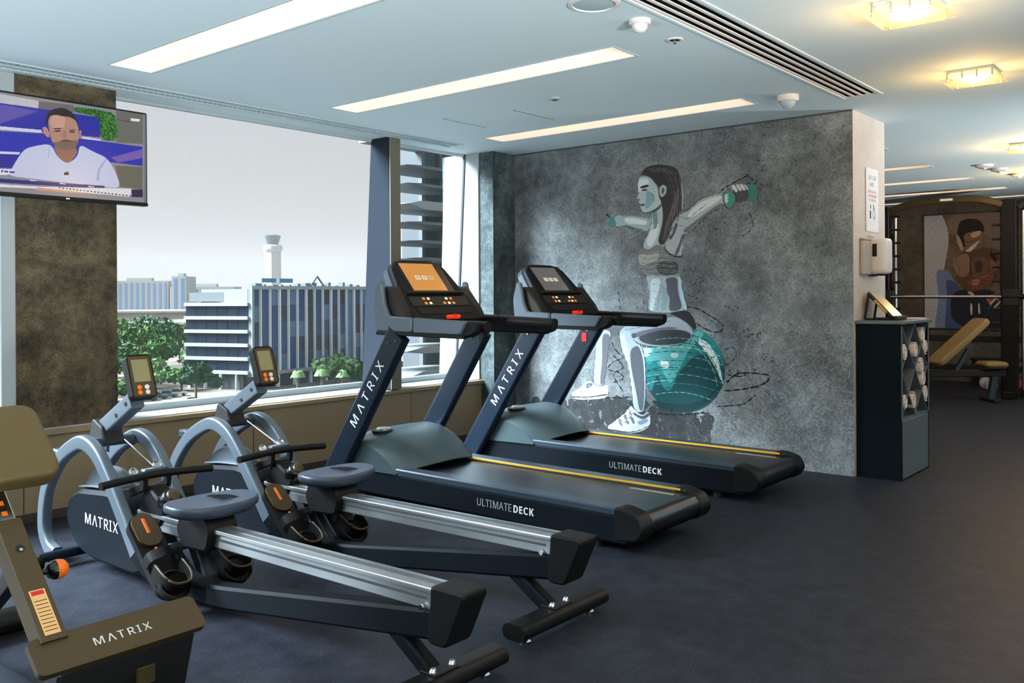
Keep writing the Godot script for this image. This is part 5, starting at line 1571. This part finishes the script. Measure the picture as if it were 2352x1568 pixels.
const MURAL_SHAPES := [
	["0e474c", [683, 611, 681, 628, 677, 645, 670, 661, 660, 676, 648, 690, 634, 702, 618, 712, 601, 719, 583, 724, 564, 726, 545, 726, 526, 722, 509, 716, 493, 707, 479, 695, 467, 682, 458, 666, 451, 649, 448, 632, 448, 614, 452, 595, 458, 578, 468, 562, 480, 547, 494, 534, 510, 523, 528, 515, 546, 510, 565, 507, 584, 508, 602, 511, 620, 517, 635, 525, 649, 536, 661, 548, 671, 562, 677, 578, 682, 594]],
	["1d7f80", [452, 563, 504, 531, 604, 507, 636, 521, 662, 546, 677, 579, 681, 612, 672, 589, 635, 571, 592, 578, 548, 628, 526, 674, 503, 666, 486, 622, 469, 683, 456, 658, 449, 619]],
	["57b0ae", [452, 563, 481, 559, 526, 556, 576, 539, 604, 509, 630, 521, 582, 559, 559, 603, 526, 659, 503, 621, 481, 592, 457, 608, 451, 588]],
	["e6efee", [614, 533, 635, 542, 661, 575, 673, 612, 672, 641, 661, 613, 640, 581, 619, 557, 606, 543]],
	["dfecea", [495, 591, 521, 593, 522, 613, 501, 614]],
	["cfe6e4", [526, 573, 551, 572, 549, 584, 529, 585]],
	["c2d6d6", [437, 563, 469, 560, 472, 575, 452, 588, 443, 583]],
	["0a3539", [468, 698, 514, 705, 570, 705, 624, 687, 661, 656, 634, 696, 602, 715, 559, 726, 514, 724, 480, 715]],
	["5c5f66", [310, 518, 369, 504, 378, 529, 338, 537]],
	["a9b6bd", [291, 542, 313, 515, 341, 520, 338, 546, 328, 598, 318, 667, 296, 671, 280, 664, 287, 600]],
	["66676f", [311, 526, 341, 528, 329, 598, 318, 667, 302, 669, 312, 599]],
	["c6ced0", [202, 700, 228, 688, 254, 665, 271, 659, 287, 671, 312, 675, 328, 666, 332, 687, 324, 705, 261, 714, 215, 716]],
	["3a4248", [205, 707, 261, 706, 329, 692, 328, 697, 264, 710, 212, 713]],
	["59646c", [254, 671, 271, 664, 280, 673, 261, 683]],
	["9fadb6", [369, 519, 387, 504, 441, 498, 516, 479, 549, 479, 582, 498, 595, 519, 590, 534, 571, 544, 504, 559, 440, 553, 411, 539]],
	["3c4147", [426, 533, 481, 516, 532, 510, 577, 514, 591, 527, 576, 542, 532, 551, 481, 554, 440, 548]],
	["646a74", [411, 524, 470, 510, 527, 504, 555, 508, 504, 512, 452, 525, 426, 536]],
	["a7bac6", [367, 522, 381, 511, 411, 526, 434, 548, 449, 588, 451, 659, 446, 730, 427, 737, 411, 723, 407, 677, 395, 611, 374, 566]],
	["575e68", [402, 567, 429, 554, 443, 589, 448, 659, 444, 727, 431, 733, 422, 686, 405, 616]],
	["c9dbe6", [370, 527, 381, 527, 394, 575, 410, 656, 413, 712, 407, 682, 396, 611, 377, 565]],
	["4c5158", [405, 526, 420, 522, 426, 533, 411, 539]],
	["c4cccd", [324, 784, 348, 768, 385, 740, 404, 718, 415, 730, 439, 745, 462, 728, 466, 768, 439, 786, 397, 796, 342, 795]],
	["4a545b", [409, 734, 439, 748, 461, 732, 463, 743, 442, 755, 418, 747]],
	["3c474f", [327, 788, 397, 791, 439, 779, 466, 762, 466, 766, 439, 783, 397, 795, 339, 794]],
	["5d6b76", [379, 750, 386, 744, 400, 769, 392, 772]],
	["5d6b76", [396, 739, 403, 734, 418, 767, 409, 769]],
	["6c7a86", [361, 763, 368, 757, 379, 776, 372, 779]],
	["7f8fae", [421, 762, 451, 750, 462, 756, 433, 771]],
	["a5bac1", [453, 367, 505, 373, 558, 371, 561, 393, 566, 422, 578, 459, 527, 468, 457, 465, 463, 422, 454, 382]],
	["5d5d67", [511, 377, 550, 373, 549, 412, 565, 459, 521, 466, 527, 427, 513, 412, 519, 397]],
	["cfe3e8", [465, 377, 502, 377, 496, 402, 482, 432, 476, 463, 463, 463, 470, 422]],
	["8fa9b4", [498, 392, 516, 402, 522, 427, 513, 463, 496, 463, 505, 427]],
	["b7dbe6", [550, 373, 560, 373, 566, 422, 578, 459, 569, 460, 556, 425]],
	["26292e", [519, 468, 578, 459, 596, 481, 605, 505, 596, 512, 577, 493, 549, 478]],
	["a3b4b8", [353, 210, 368, 200, 383, 209, 404, 206, 425, 210, 471, 217, 463, 251, 437, 250, 413, 242, 383, 232, 360, 236]],
	["d2e1e2", [383, 212, 413, 212, 460, 223, 454, 235, 425, 230, 395, 227]],
	["5f7076", [395, 230, 425, 241, 450, 246, 442, 250, 413, 242, 384, 233]],
	["3e8f84", [333, 199, 353, 208, 361, 225, 354, 239, 343, 230]],
	["20282a", [323, 197, 335, 197, 340, 210, 333, 204]],
	["aebcbf", [469, 201, 506, 184, 529, 230, 523, 269, 506, 298, 489, 285, 465, 301, 445, 295, 449, 276, 467, 246]],
	["d8e2e2", [472, 231, 498, 233, 489, 267, 468, 296, 454, 281, 466, 256]],
	["6f9299", [472, 201, 489, 195, 492, 232, 480, 252, 478, 227]],
	["a9b6b9", [529, 231, 557, 212, 584, 201, 617, 177, 654, 168, 684, 164, 691, 182, 679, 196, 648, 212, 616, 232, 595, 250, 578, 262, 570, 276, 563, 322, 534, 320, 514, 303, 517, 269]],
	["d6dedd", [584, 208, 617, 184, 654, 174, 680, 172, 669, 185, 632, 202, 595, 221, 579, 223]],
	["6a7174", [685, 191, 648, 213, 605, 239, 578, 262, 562, 256, 595, 236, 638, 209, 669, 192]],
	["3d4143", [544, 233, 551, 236, 545, 255, 529, 279, 526, 274, 539, 255]],
	["5d6468", [578, 262, 566, 276, 550, 319, 539, 316, 556, 285, 562, 263]],
	["767c7b", [445, 293, 465, 302, 494, 286, 511, 298, 534, 319, 565, 322, 564, 349, 558, 371, 505, 374, 453, 367, 436, 351, 425, 325, 430, 305]],
	["454b4e", [483, 342, 505, 330, 553, 334, 550, 369, 494, 368]],
	["a7aaa4", [430, 310, 471, 312, 494, 305, 494, 327, 465, 336, 442, 343, 431, 331]],
	["33383a", [511, 298, 534, 317, 565, 321, 565, 325, 531, 322, 509, 301]],
	["393739", [438, 103, 447, 86, 467, 77, 496, 76, 530, 83, 552, 94, 563, 129, 568, 168, 563, 202, 551, 211, 534, 235, 523, 269, 506, 293, 490, 282, 499, 253, 507, 223, 505, 184, 495, 164, 490, 148, 495, 133, 478, 122, 467, 106, 445, 99]],
	["625c5c", [529, 200, 552, 138, 557, 148, 551, 201, 529, 230, 514, 263, 506, 283, 512, 244]],
	["57514f", [461, 85, 496, 82, 530, 92, 513, 97, 473, 95]],
	["9fa3a4", [560, 124, 563, 129, 569, 169, 564, 202, 561, 197, 564, 168]],
	["b3c3c5", [438, 103, 467, 106, 484, 125, 493, 140, 495, 163, 504, 179, 484, 193, 466, 199, 446, 201, 438, 189, 436, 179, 431, 168, 424, 163, 433, 146, 429, 128, 432, 110]],
	["7fa9b0", [455, 142, 475, 149, 484, 162, 472, 181, 458, 193, 449, 180, 458, 165]],
	["dbe6e4", [433, 110, 461, 110, 467, 126, 443, 129, 437, 149, 431, 159, 430, 128]],
	["2b2d30", [437, 131, 460, 126, 466, 132, 440, 136]],
	["2b3033", [443, 140, 454, 137, 461, 142, 447, 143]],
	["5c7278", [425, 162, 436, 163, 438, 168, 431, 168]],
	["52494b", [436, 178, 451, 177, 449, 183, 438, 183]],
	["45565b", [466, 200, 486, 192, 504, 180, 498, 193, 478, 204]],
	["a8bcbf", [495, 138, 508, 130, 519, 137, 517, 155, 504, 165, 498, 158]],
	["4f5a5d", [503, 141, 511, 138, 512, 150, 504, 158]],
	["3f7d77", [741, 149, 760, 148, 774, 163, 771, 186, 760, 194, 748, 191]],
	["4b4f4f", [705, 150, 746, 151, 750, 189, 720, 194, 708, 188]],
	["4b9088", [677, 172, 693, 158, 710, 169, 714, 186, 702, 206, 686, 199]],
	["cfdad6", [683, 174, 691, 168, 692, 192, 686, 193]],
	["cdd5d4", [701, 152, 710, 146, 721, 165, 714, 168]],
	["bcc6c6", [713, 149, 722, 146, 732, 163, 724, 166]],
	["cdd5d4", [724, 148, 732, 147, 741, 163, 734, 165]],
	["aab4b5", [734, 150, 741, 149, 749, 162, 743, 164]],
]
const MURAL_LINES := [
	[3, "141515", [577, 452, 604, 456, 636, 471, 667, 489, 677, 501, 667, 515, 636, 511, 604, 495]],
	[2, "1a1b1b", [682, 560, 703, 552, 713, 568, 702, 587, 684, 598]],
	[4, "101111", [687, 640, 712, 620, 742, 614, 772, 614, 799, 618, 791, 634, 762, 647, 717, 657, 681, 662]],
	[3, "151616", [689, 621, 717, 624, 737, 619, 717, 615, 697, 630]],
	[3, "1b1c1c", [661, 703, 697, 698, 732, 691, 762, 668]],
	[2, "141515", [750, 221, 760, 247, 750, 265, 732, 276]],
	[3, "191a1a", [675, 160, 690, 151, 721, 138, 746, 130, 760, 141]],
	[3, "222424", [366, 411, 369, 432, 372, 460]],
	[3, "1d1e1f", [344, 551, 362, 576, 380, 591, 350, 603, 331, 624, 368, 633, 380, 648, 349, 660]],
	[4, "101214", [327, 703, 367, 701, 405, 696]],
	[3, "141617", [350, 587, 380, 617, 349, 639, 380, 684]],
	[4, "0c0d0d", [491, 734, 536, 734, 580, 729, 624, 721]],
	[2, "0f2020", [457, 623, 503, 611, 548, 611]],
	[2, "0f2a2a", [456, 641, 503, 631, 554, 623, 603, 601]],
	[2, "9cc9c7", [454, 659, 480, 650, 520, 645]],
	[2, "133335", [606, 529, 635, 552, 661, 584, 674, 622]],
	[2, "173a3b", [598, 539, 630, 567, 656, 599, 667, 641]],
	[2, "8fc2c0", [593, 549, 625, 576, 651, 614, 661, 651]],
	[1.5, "22282c", [684, 196, 648, 214, 616, 234, 595, 252, 578, 263, 568, 278, 563, 322]],
	[1.2, "22282c", [529, 231, 557, 212, 584, 201, 617, 177, 654, 168, 683, 164]],
	[1.2, "22282c", [360, 236, 384, 233, 413, 243, 437, 250, 450, 250]],
	[1.2, "22282c", [453, 367, 463, 422, 457, 465]],
	[1.5, "22282c", [558, 371, 563, 403, 572, 432, 579, 459]],
	[1.6, "22282c", [367, 522, 374, 566, 395, 611, 407, 677, 411, 723]],
	[1.6, "22282c", [434, 551, 449, 588, 452, 659, 447, 730]],
	[1.5, "22282c", [280, 664, 287, 600, 291, 542]],
	[1.5, "22282c", [341, 520, 329, 598, 318, 667]],
	[2, "22282c", [593, 522, 588, 537, 571, 546, 504, 560, 440, 555, 414, 541]],
	[1.2, "22282c", [432, 110, 429, 128, 433, 146, 424, 163, 431, 169, 436, 179, 438, 189, 446, 201, 466, 200]],
	[1.5, "22282c", [466, 200, 472, 211, 467, 246, 449, 276, 445, 293]],
	[1.5, "22282c", [324, 784, 348, 768, 385, 740, 404, 718]],
	[1.5, "22282c", [325, 789, 342, 795, 397, 797, 439, 786, 466, 768]],
	[1.5, "22282c", [202, 702, 215, 716, 261, 714, 324, 706, 332, 688]],
	[1, "7d9096", [471, 392, 494, 395, 505, 393]],
	[1, "7d9096", [473, 410, 493, 413, 505, 411]],
	[1, "7d9096", [475, 428, 493, 431, 505, 429]],
	[1, "7d9096", [477, 446, 493, 449, 505, 447]],
	[1.2, "5b6b72", [498, 377, 496, 412, 487, 462]],
	[1.2, "4d5a60", [472, 246, 483, 241, 498, 240]],
	[1, "65757b", [483, 207, 478, 232, 470, 251]],
	[1.2, "4c585d", [551, 216, 579, 224, 600, 212, 632, 192]],
	[1.2, "58666b", [540, 245, 556, 241, 578, 247]],
	[1.2, "55636a", [387, 516, 429, 508, 481, 497, 527, 489]],
	[1.2, "e0eaee", [381, 527, 394, 565, 405, 621, 414, 686]],
	[1, "d9e4ea", [437, 563, 446, 599, 448, 654]],
	[1, "3d454c", [411, 580, 417, 625, 426, 681, 433, 726]],
	[1.2, "5d5858", [473, 86, 507, 99, 529, 136, 539, 186, 523, 234, 509, 278]],
	[1.2, "2a282a", [480, 87, 512, 100, 533, 136, 541, 186, 526, 234, 511, 278]],
	[1.2, "746c6a", [487, 87, 517, 100, 537, 136, 544, 186, 530, 235, 513, 278]],
	[1.2, "5d5858", [493, 88, 522, 101, 541, 137, 546, 186, 533, 235, 514, 278]],
	[1.2, "2a282a", [500, 89, 527, 101, 545, 137, 548, 186, 537, 235, 516, 278]],
	[1.2, "746c6a", [507, 89, 532, 102, 549, 137, 550, 187, 540, 235, 518, 278]],
	[1.2, "5d5858", [514, 90, 537, 102, 553, 138, 552, 187, 543, 235, 519, 279]],
	[1.2, "2a282a", [521, 91, 542, 102, 557, 138, 555, 187, 547, 236, 521, 279]],
	[1.2, "746c6a", [527, 91, 547, 103, 560, 138, 557, 187, 550, 236, 523, 279]],
	[1, "5f5a5a", [444, 98, 461, 86, 490, 85, 524, 95]],
	[1, "262426", [447, 99, 466, 86, 496, 85, 529, 95]],
	[1, "5f5a5a", [451, 99, 472, 87, 501, 86, 533, 96]],
	[1, "262426", [454, 99, 477, 87, 507, 86, 537, 96]],
	[1, "5f5a5a", [458, 100, 482, 88, 513, 87, 542, 97]],
	[1, "262426", [461, 100, 487, 88, 518, 87, 546, 97]],
	[1, "9c9f9a", [432, 304, 460, 308, 489, 305, 528, 311]],
	[1, "4a4f50", [436, 309, 469, 313, 502, 310, 544, 316]],
	[1, "b4b6b0", [440, 314, 468, 317, 498, 314, 538, 320]],
	[1, "9c9f9a", [444, 318, 466, 322, 494, 318, 532, 324]],
	[1, "4a4f50", [448, 323, 464, 326, 490, 323, 548, 329]],
	[1, "b4b6b0", [434, 327, 462, 331, 503, 328, 542, 333]],
	[1, "9c9f9a", [438, 332, 461, 335, 499, 332, 536, 337]],
	[1, "4a4f50", [442, 336, 470, 340, 495, 336, 530, 342]],
	[1, "b4b6b0", [447, 341, 469, 345, 491, 341, 546, 347]],
	[1, "9c9f9a", [433, 345, 467, 349, 504, 345, 540, 351]],
	[1, "4a4f50", [437, 350, 465, 354, 500, 350, 533, 355]],
	[1, "b4b6b0", [441, 355, 463, 358, 496, 354, 550, 360]],
	[1, "9c9f9a", [445, 359, 462, 363, 492, 359, 543, 364]],
	[1, "4a4f50", [432, 363, 460, 367, 505, 363, 537, 368]],
	[1.5, "c6c9c4", [453, 365, 505, 371, 557, 369]],
	[1.6, "0b3c40", [496, 528, 514, 524, 533, 522, 552, 521, 570, 522, 588, 524, 606, 529, 624, 534, 641, 541]],
	[1.6, "6fbdb9", [483, 540, 505, 536, 527, 534, 548, 533, 570, 534, 591, 536, 612, 540, 632, 545, 653, 552]],
	[1.6, "0d4a4d", [473, 552, 498, 548, 522, 546, 546, 545, 570, 545, 593, 548, 616, 551, 639, 557, 661, 564]],
	[1.6, "cfe4e2", [466, 564, 493, 560, 519, 557, 544, 556, 570, 557, 595, 559, 619, 563, 644, 568, 667, 575]],
	[1.6, "0b3c40", [461, 577, 489, 572, 516, 569, 543, 568, 570, 569, 596, 571, 622, 574, 647, 579, 672, 586]],
	[1.6, "6fbdb9", [457, 589, 486, 584, 514, 581, 542, 580, 569, 580, 597, 582, 623, 586, 649, 591, 675, 597]],
	[1.6, "0d4a4d", [455, 601, 484, 596, 513, 593, 541, 592, 569, 592, 597, 594, 624, 597, 651, 602, 677, 608]],
	[1.6, "2a8a88", [454, 613, 483, 608, 513, 605, 541, 604, 569, 604, 597, 606, 624, 609, 651, 614, 678, 620]],
	[1.6, "0b3c40", [455, 625, 484, 620, 513, 617, 541, 616, 569, 616, 597, 617, 624, 620, 651, 625, 677, 631]],
	[1.6, "6fbdb9", [457, 637, 485, 632, 514, 629, 542, 627, 569, 627, 596, 629, 623, 632, 649, 637, 675, 643]],
	[1.6, "0d4a4d", [460, 649, 488, 644, 515, 641, 542, 639, 569, 639, 595, 641, 621, 644, 647, 648, 672, 654]],
	[1.6, "2a8a88", [465, 661, 492, 656, 518, 653, 544, 651, 569, 651, 594, 652, 619, 655, 643, 660, 667, 666]],
	[1.6, "0b3c40", [472, 673, 497, 668, 521, 664, 545, 663, 569, 663, 592, 664, 615, 667, 638, 672, 660, 678]],
	[1.6, "6fbdb9", [482, 684, 504, 679, 526, 676, 547, 674, 569, 674, 590, 676, 611, 679, 631, 684, 652, 690]],
	[1.6, "0d4a4d", [494, 695, 513, 690, 532, 687, 550, 686, 569, 686, 587, 688, 605, 691, 622, 696, 640, 702]],
	[2, "f2f6f5", [610, 531, 635, 551, 657, 585, 669, 622]],
	[2, "8fc9c5", [616, 535, 641, 558, 660, 592, 671, 627]],
	[2, "f2f6f5", [623, 539, 646, 564, 663, 600, 672, 631]],
	[2, "8fc9c5", [629, 543, 651, 571, 666, 607, 674, 636]],
	[2, "f2f6f5", [635, 547, 656, 577, 669, 615, 675, 641]],
	[2, "8fc9c5", [642, 551, 661, 584, 672, 622, 677, 645]],
	[1.4, "4d565c", [367, 758, 380, 766, 392, 766]],
	[1.4, "eef2f2", [374, 750, 388, 759, 399, 761]],
	[1.4, "4d565c", [382, 743, 395, 752, 406, 756]],
	[1.4, "eef2f2", [389, 736, 402, 745, 412, 752]],
	[1.4, "4d565c", [396, 729, 409, 739, 419, 747]],
	[1.4, "eef2f2", [403, 721, 417, 732, 425, 743]],
	[1.2, "5a646a", [235, 690, 248, 694]],
	[1.2, "eef2f2", [245, 684, 258, 689]],
	[1.2, "5a646a", [254, 678, 267, 684]],
	[1.2, "eef2f2", [264, 672, 277, 680]],
	[1.2, "5a646a", [274, 666, 286, 675]],
	[1.5, "eef3f3", [348, 788, 397, 790, 439, 779, 462, 765]],
	[1.4, "eef3f3", [218, 711, 264, 708, 321, 699]],
	[1.4, "242629", [437, 133, 449, 129, 462, 129]],
	[1.2, "33393c", [442, 142, 450, 139, 461, 143]],
	[1.2, "6a8288", [437, 144, 430, 159, 433, 164]],
	[1.4, "5b4547", [436, 179, 443, 178, 451, 178]],
	[1, "8fa6ab", [441, 188, 450, 191]],
	[1.2, "4f6a71", [475, 151, 481, 167, 472, 184]],
	[2.4, "dfe6e2", [686, 172, 694, 171]],
	[2.4, "dfe6e2", [686, 180, 694, 179]],
	[2.4, "dfe6e2", [686, 187, 694, 186]],
	[1.5, "16201f", [677, 172, 693, 158, 710, 169, 714, 186, 702, 206, 686, 199, 677, 172]],
	[1.5, "16201f", [741, 149, 760, 148, 774, 163, 771, 186, 760, 194]],
]
const MURAL_SPLATTER := [705, 132, 741, 130, 770, 146, 622, 240, 632, 255, 669, 257, 583, 354, 610, 384, 688, 456, 703, 456, 646, 482, 743, 523, 763, 520, 778, 522, 760, 603, 787, 570, 737, 626, 702, 616, 593, 422, 441, 450, 388, 432, 531, 728, 580, 727, 783, 92, 790, 121]
const SCREEN_SHAPES := [
	["8f8f97", [-254, -21, 634, -3, 631, 359, -256, 358]],
	["6d6a6e", [238, 11, 362, 7, 365, 37, 237, 44]],
	["6e6f68", [521, 2, 629, -2, 628, 121, 521, 129]],
	["c4c4ce", [-255, -5, 238, 11, 237, 41, -255, 42]],
	["2327a8", [-255, 42, 237, 39, 459, 39, 459, 117, 244, 124, -255, 150]],
	["5b4fae", [10, 40, 237, 50, 107, 116, 10, 122]],
	["232bb8", [-255, 169, 247, 131, 461, 132, 626, 133, 626, 211, 508, 210, -256, 251]],
	["7a5fb4", [500, 191, 626, 142, 626, 179, 528, 208]],
	["1f22a0", [-256, 263, 174, 219, 160, 271, -256, 298]],
	["d8daf4", [-255, 140, 248, 118, 247, 129, -255, 156]],
	["d8daf4", [391, 123, 461, 124, 461, 130, 391, 131]],
	["d8daf4", [-256, 241, 174, 210, 172, 219, -256, 252]],
	["6d6a5f", [516, 221, 626, 215, 625, 306, 532, 304]],
	["235c20", [362, 11, 469, 10, 517, 14, 521, 70, 525, 121, 469, 127, 457, 101, 459, 39, 411, 34, 365, 33]],
	["3f8a35", [469, 22, 493, 18, 505, 48, 493, 97, 473, 92]],
	["ccd2ee", [143, 279, 184, 200, 219, 182, 280, 164, 301, 211, 338, 237, 375, 203, 383, 153, 429, 175, 484, 193, 516, 241, 538, 303, 507, 313, 208, 303, 139, 301]],
	["a9b2dc", [444, 286, 450, 243, 480, 197, 484, 201, 458, 246, 454, 289]],
	["b6bee2", [276, 172, 280, 168, 272, 217, 268, 217]],
	["9a6d5c", [287, 164, 368, 166, 376, 188, 340, 237, 301, 211]],
	["b98c7a", [269, 65, 302, 50, 346, 47, 373, 59, 380, 96, 378, 150, 364, 170, 334, 185, 305, 180, 283, 160, 273, 110]],
	["cfa28f", [277, 64, 302, 53, 331, 53, 331, 95, 302, 106, 280, 101]],
	["7b675d", [283, 157, 301, 158, 323, 144, 349, 145, 376, 138, 374, 158, 362, 174, 334, 185, 307, 182, 290, 167]],
	["5b4741", [316, 147, 331, 142, 353, 143, 355, 148, 335, 150, 318, 153]],
	["8e5650", [322, 157, 349, 155, 346, 162, 325, 162]],
	["c08e80", [248, 109, 262, 103, 273, 117, 276, 144, 262, 140]],
	["b5857a", [382, 96, 391, 102, 387, 126, 379, 127]],
	["1e1d22", [266, 103, 262, 66, 277, 42, 295, 30, 324, 22, 350, 31, 369, 51, 378, 81, 380, 96, 371, 66, 350, 54, 317, 55, 295, 53, 277, 61, 271, 80]],
	["33272a", [293, 114, 313, 109, 313, 115, 294, 118]],
	["33272a", [346, 108, 365, 107, 364, 112, 347, 114]],
	["352a2b", [291, 105, 315, 101, 315, 105, 291, 109]],
	["352a2b", [345, 102, 367, 101, 367, 104, 346, 105]],
	["a67a6a", [324, 111, 333, 109, 338, 135, 320, 139]],
	["22242c", [325, 270, 341, 263, 343, 277, 326, 278]],
	["e6e4f0", [-256, 304, 156, 275, 153, 291, 126, 299, -256, 317]],
	["3a3fae", [112, 283, 119, 282, 118, 289, 113, 290]],
	["3a3fae", [122, 283, 136, 283, 135, 289, 123, 289]],
	["3a3fae", [139, 283, 156, 282, 156, 289, 140, 290]],
	["1c2080", [-256, 320, 475, 306, 475, 319, -256, 336]],
	["e9e6ea", [-256, 340, 236, 331, 579, 307, 579, 341, 236, 338, -256, 361]],
	["d99b86", [236, 334, 405, 339, 397, 344, 225, 344]],
	["2a2450", [581, 311, 626, 306, 626, 338, 581, 341]],
	["efeff4", [579, 23, 616, 22, 614, 33, 579, 34]],
	["8c2b2b", [525, 36, 577, 36, 575, 40, 525, 39]],
	["2b2a38", [306, 327, 313, 327, 312, 331, 307, 331]],
	["2b2a38", [318, 327, 326, 328, 325, 332, 319, 331]],
	["2b2a38", [331, 328, 338, 328, 337, 332, 332, 331]],
	["2b2a38", [344, 328, 351, 328, 350, 333, 344, 332]],
	["2b2a38", [356, 328, 364, 329, 363, 333, 357, 332]],
	["2b2a38", [369, 329, 377, 329, 375, 333, 370, 333]],
	["2b2a38", [382, 329, 389, 330, 388, 334, 383, 333]],
	["2b2a38", [395, 330, 402, 330, 401, 334, 396, 333]],
	["2b2a38", [408, 330, 416, 330, 414, 335, 409, 334]],
	["2b2a38", [421, 330, 429, 331, 427, 335, 422, 334]],
	["2b2a38", [434, 331, 442, 331, 441, 335, 435, 335]],
	["2b2a38", [447, 331, 455, 331, 454, 336, 448, 335]],
	["2b2a38", [461, 332, 469, 332, 467, 336, 461, 335]],
	["2b2a38", [474, 332, 482, 332, 481, 337, 475, 336]],
	["2b2a38", [488, 332, 496, 333, 494, 337, 488, 336]],
	["2b2a38", [501, 333, 509, 333, 508, 337, 502, 337]],
	["2b2a38", [515, 333, 523, 333, 522, 338, 516, 337]],
	["2b2a38", [529, 334, 537, 334, 536, 338, 529, 337]],
	["2b2a38", [543, 334, 551, 334, 549, 339, 543, 338]],
	["2b2a38", [556, 334, 565, 335, 563, 339, 557, 338]],
	["2b2a38", [571, 335, 579, 335, 578, 340, 571, 339]],
	["d0d0ea", [206, 307, 227, 308, 226, 312, 207, 312]],
	["d0d0ea", [310, 309, 332, 310, 331, 314, 310, 314]],
	["d0d0ea", [413, 311, 436, 312, 435, 316, 414, 316]],
]
